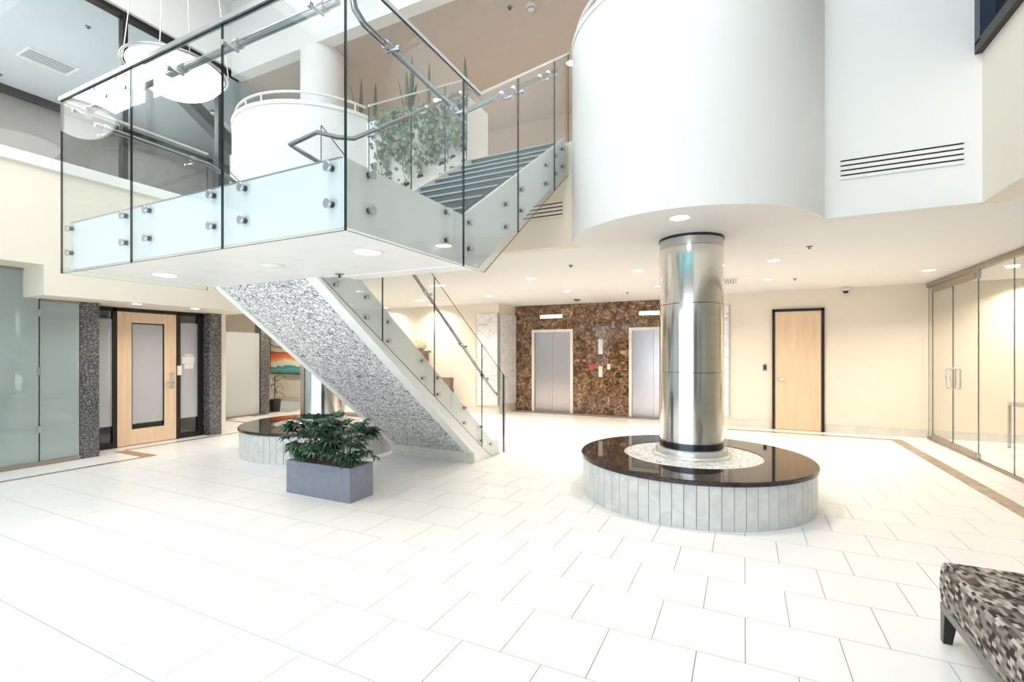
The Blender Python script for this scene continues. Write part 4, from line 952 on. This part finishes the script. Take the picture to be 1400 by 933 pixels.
# ------------------------------------------------------------------ upper planter with ivy and snake plants
UP = thing('trough_planter', (-4.1, 5.75, ZF + .004), 'long white trough planter on the upper floor behind the ivy', 'planter')
build('trough', MB().box(-5.7, -3.3, 5.50, 5.53, ZF + .004, 4.98).box(-5.7, -3.3, 5.95, 5.98, ZF + .004, 4.98).box(-5.7, -5.67, 5.53, 5.95, ZF + .004, 4.98).box(-3.33, -3.3, 5.53, 5.95, ZF + .004, 4.98), WHITE, UP)
build('soil', B(-5.67, -3.33, 5.53, 5.95, ZF + .01, 4.90), PEBBLE, UP)
def ivy_leaf_mesh():
    pts = [(0, 0), (.030, .012), (.045, .045), (.022, .05), (0, .085), (-.022, .05), (-.045, .045), (-.030, .012)]
    return [(x, 0 + .006 * abs(x) / .04, -y) for x, y in pts]
lp_ = ivy_leaf_mesh()
def ivy(cx, lab, length, n_str, width):
    t = thing('trailing_ivy', (cx, YS - .06, ZG - .1), lab, 'plant', 'ivy over the balcony edge')
    for s_ in range(n_str):
        x = cx + (s_ / max(1, n_str - 1) - .5) * width + random.uniform(-.03, .03); L = length * random.uniform(.55, 1.0)
        m = MB(); pts = []; y = YS - .06 - random.uniform(0, .05)
        pts.append((x, YS + .20, ZG - .04)); pts.append((x, YS + .02, ZG - .055))
        for k in range(9): pts.append((x + random.uniform(-.03, .03), y + random.uniform(-.02, .01), ZG - .13 - L * k / 8))
        m.tube(pts, .004, 5, mi=1)
        for k in range(34):
            q = random.random(); z = ZG - .06 - L * q
            mx = Matrix.Translation((x + random.uniform(-.07, .07), y - random.uniform(.0, .07), z)) @ Matrix.Rotation(random.uniform(-.9, .9), 4, 'Z') @ Matrix.Rotation(random.uniform(-.2, .8), 4, 'X') @ Matrix.Rotation(random.uniform(-.8, .8), 4, 'Y') @ Matrix.Scale(random.uniform(.6, 1.15), 4)
            m.add([mx @ Vector(p) for p in lp_], [tuple(range(8))])
        build('vine', m, [LEAF2, STEM], t)
ivy(-4.55, 'trailing ivy over the balcony edge farthest from the upper flight', 1.05, 5, .38)
ivy(-4.05, 'trailing ivy in the middle of the balcony edge', 1.15, 6, .50)
ivy(-3.52, 'trailing ivy over the balcony edge closest to the upper flight', 1.0, 6, .46)
def snake(cx, cy, top, lab, n):
    t = thing('snake_plant', (cx, cy, 4.88), lab, 'plant', 'snake plants in the trough')
    for k in range(n):
        a = random.uniform(0, 2 * PI); h = (top - 4.9) * (1 if k == 0 else random.uniform(.45, .85)); lean = .03 if k == 0 else .12
        d = Vector((math.cos(a), math.sin(a), 0)); s_ = Vector((-math.sin(a), math.cos(a), 0)) if k else Vector((.9, .43, 0))
        pts = [Vector((cx, cy, 4.88)) + d * (.03 + lean * q * q) + Vector((0, 0, h * q)) for q in (0, .3, .65, .9, 1)]
        vs = []
        for q, w in zip(pts, (.018, .030, .028, .014, .002)): vs += [q - s_ * w + d * w * .3, q, q + s_ * w + d * w * .3]
        fs = []
        for r in range(4):
            b = r * 3; fs += [(b, b + 1, b + 4, b + 3), (b + 1, b + 2, b + 5, b + 4)]
        o = build('blade', MB().add(vs, fs), LEAF3, t, smooth=60)
        md = o.modifiers.new('thick', 'SOLIDIFY'); md.thickness = .004
snake(-5.50, 5.75, 5.98, 'snake plant with one tall blade at the far end of the trough', 2)
snake(-5.25, 5.75, 5.85, 'shorter snake plant near the far end of the trough', 2)
snake(-4.55, 5.75, 6.05, 'fullest snake plant rising in the middle of the trough', 6)
snake(-4.2, 5.75, 5.90, 'single bladed snake plant beside the fullest one', 2)
snake(-3.48, 5.75, 5.75, 'snake plant at the stair end of the trough', 3)

# ------------------------------------------------------------------ upholstered bench at the right
OB = thing('upholstered_bench', (1.35, 2.55, 0), 'low bench in checked grey brown weave with dark legs', 'bench')
bx0, bx1, by0, by1 = .95, 1.72, 1.75, 3.33
def cushion(x0, x1, y0, y1, z0, z1, r):
    m = MB(); prof = [(-.006, z0), (0, z0 + .02)] + [(.006 * math.sin(PI * k / 6), z0 + .02 + (z1 - r - z0 - .02) * k / 6) for k in range(1, 6)] + [(0 - r * (1 - math.cos(a)), z1 - r + r * math.sin(a)) for a in [PI / 2 * k / 6 for k in range(7)]]
    vs = []; n = 6; loops = []
    rc = .035
    for off, z in prof:
        ring = []
        for cx, cy, a0 in ((x1 - rc, y1 - rc, 0), (x0 + rc, y1 - rc, PI / 2), (x0 + rc, y0 + rc, PI), (x1 - rc, y0 + rc, 1.5 * PI)):
            for k in range(n + 1):
                a = a0 + PI / 2 * k / n; ring.append((cx + (rc + off) * math.cos(a), cy + (rc + off) * math.sin(a), z))
        loops.append(ring)
    c = len(loops[0])
    for ring in loops: vs += ring
    fs = [(i * c + k, i * c + (k + 1) % c, (i + 1) * c + (k + 1) % c, (i + 1) * c + k) for i in range(len(loops) - 1) for k in range(c)]
    fs += [tuple(range(c - 1, -1, -1)), tuple((len(loops) - 1) * c + k for k in range(c))]
    return m.add(vs, fs)
build('cushion', cushion(bx0, bx1, by0, by1, .205, .43, .03), TWEED, OB, smooth=50)
build('base_rail', B(bx0 + .004, bx1 - .004, by0 + .004, by1 - .004, .165, .206), GREYWOOD, OB)
for x, sx_ in ((bx0 + .035, 1), (bx1 - .035, -1)):
    for y, sy_ in ((by0 + .035, 1), (by1 - .035, -1)):
        vs = []
        for z, w in ((.166, .030), (0, .019)): vs += [(x + dx * w - sx_ * (.03 - w), y + dy * w - sy_ * (.03 - w), z) for dx, dy in ((-1, -1), (1, -1), (1, 1), (-1, 1))]
        build('leg', MB().add(vs, [(0, 1, 2, 3), (7, 6, 5, 4), (0, 4, 5, 1), (1, 5, 6, 2), (2, 6, 7, 3), (3, 7, 4, 0)]), DARKWOOD, OB)
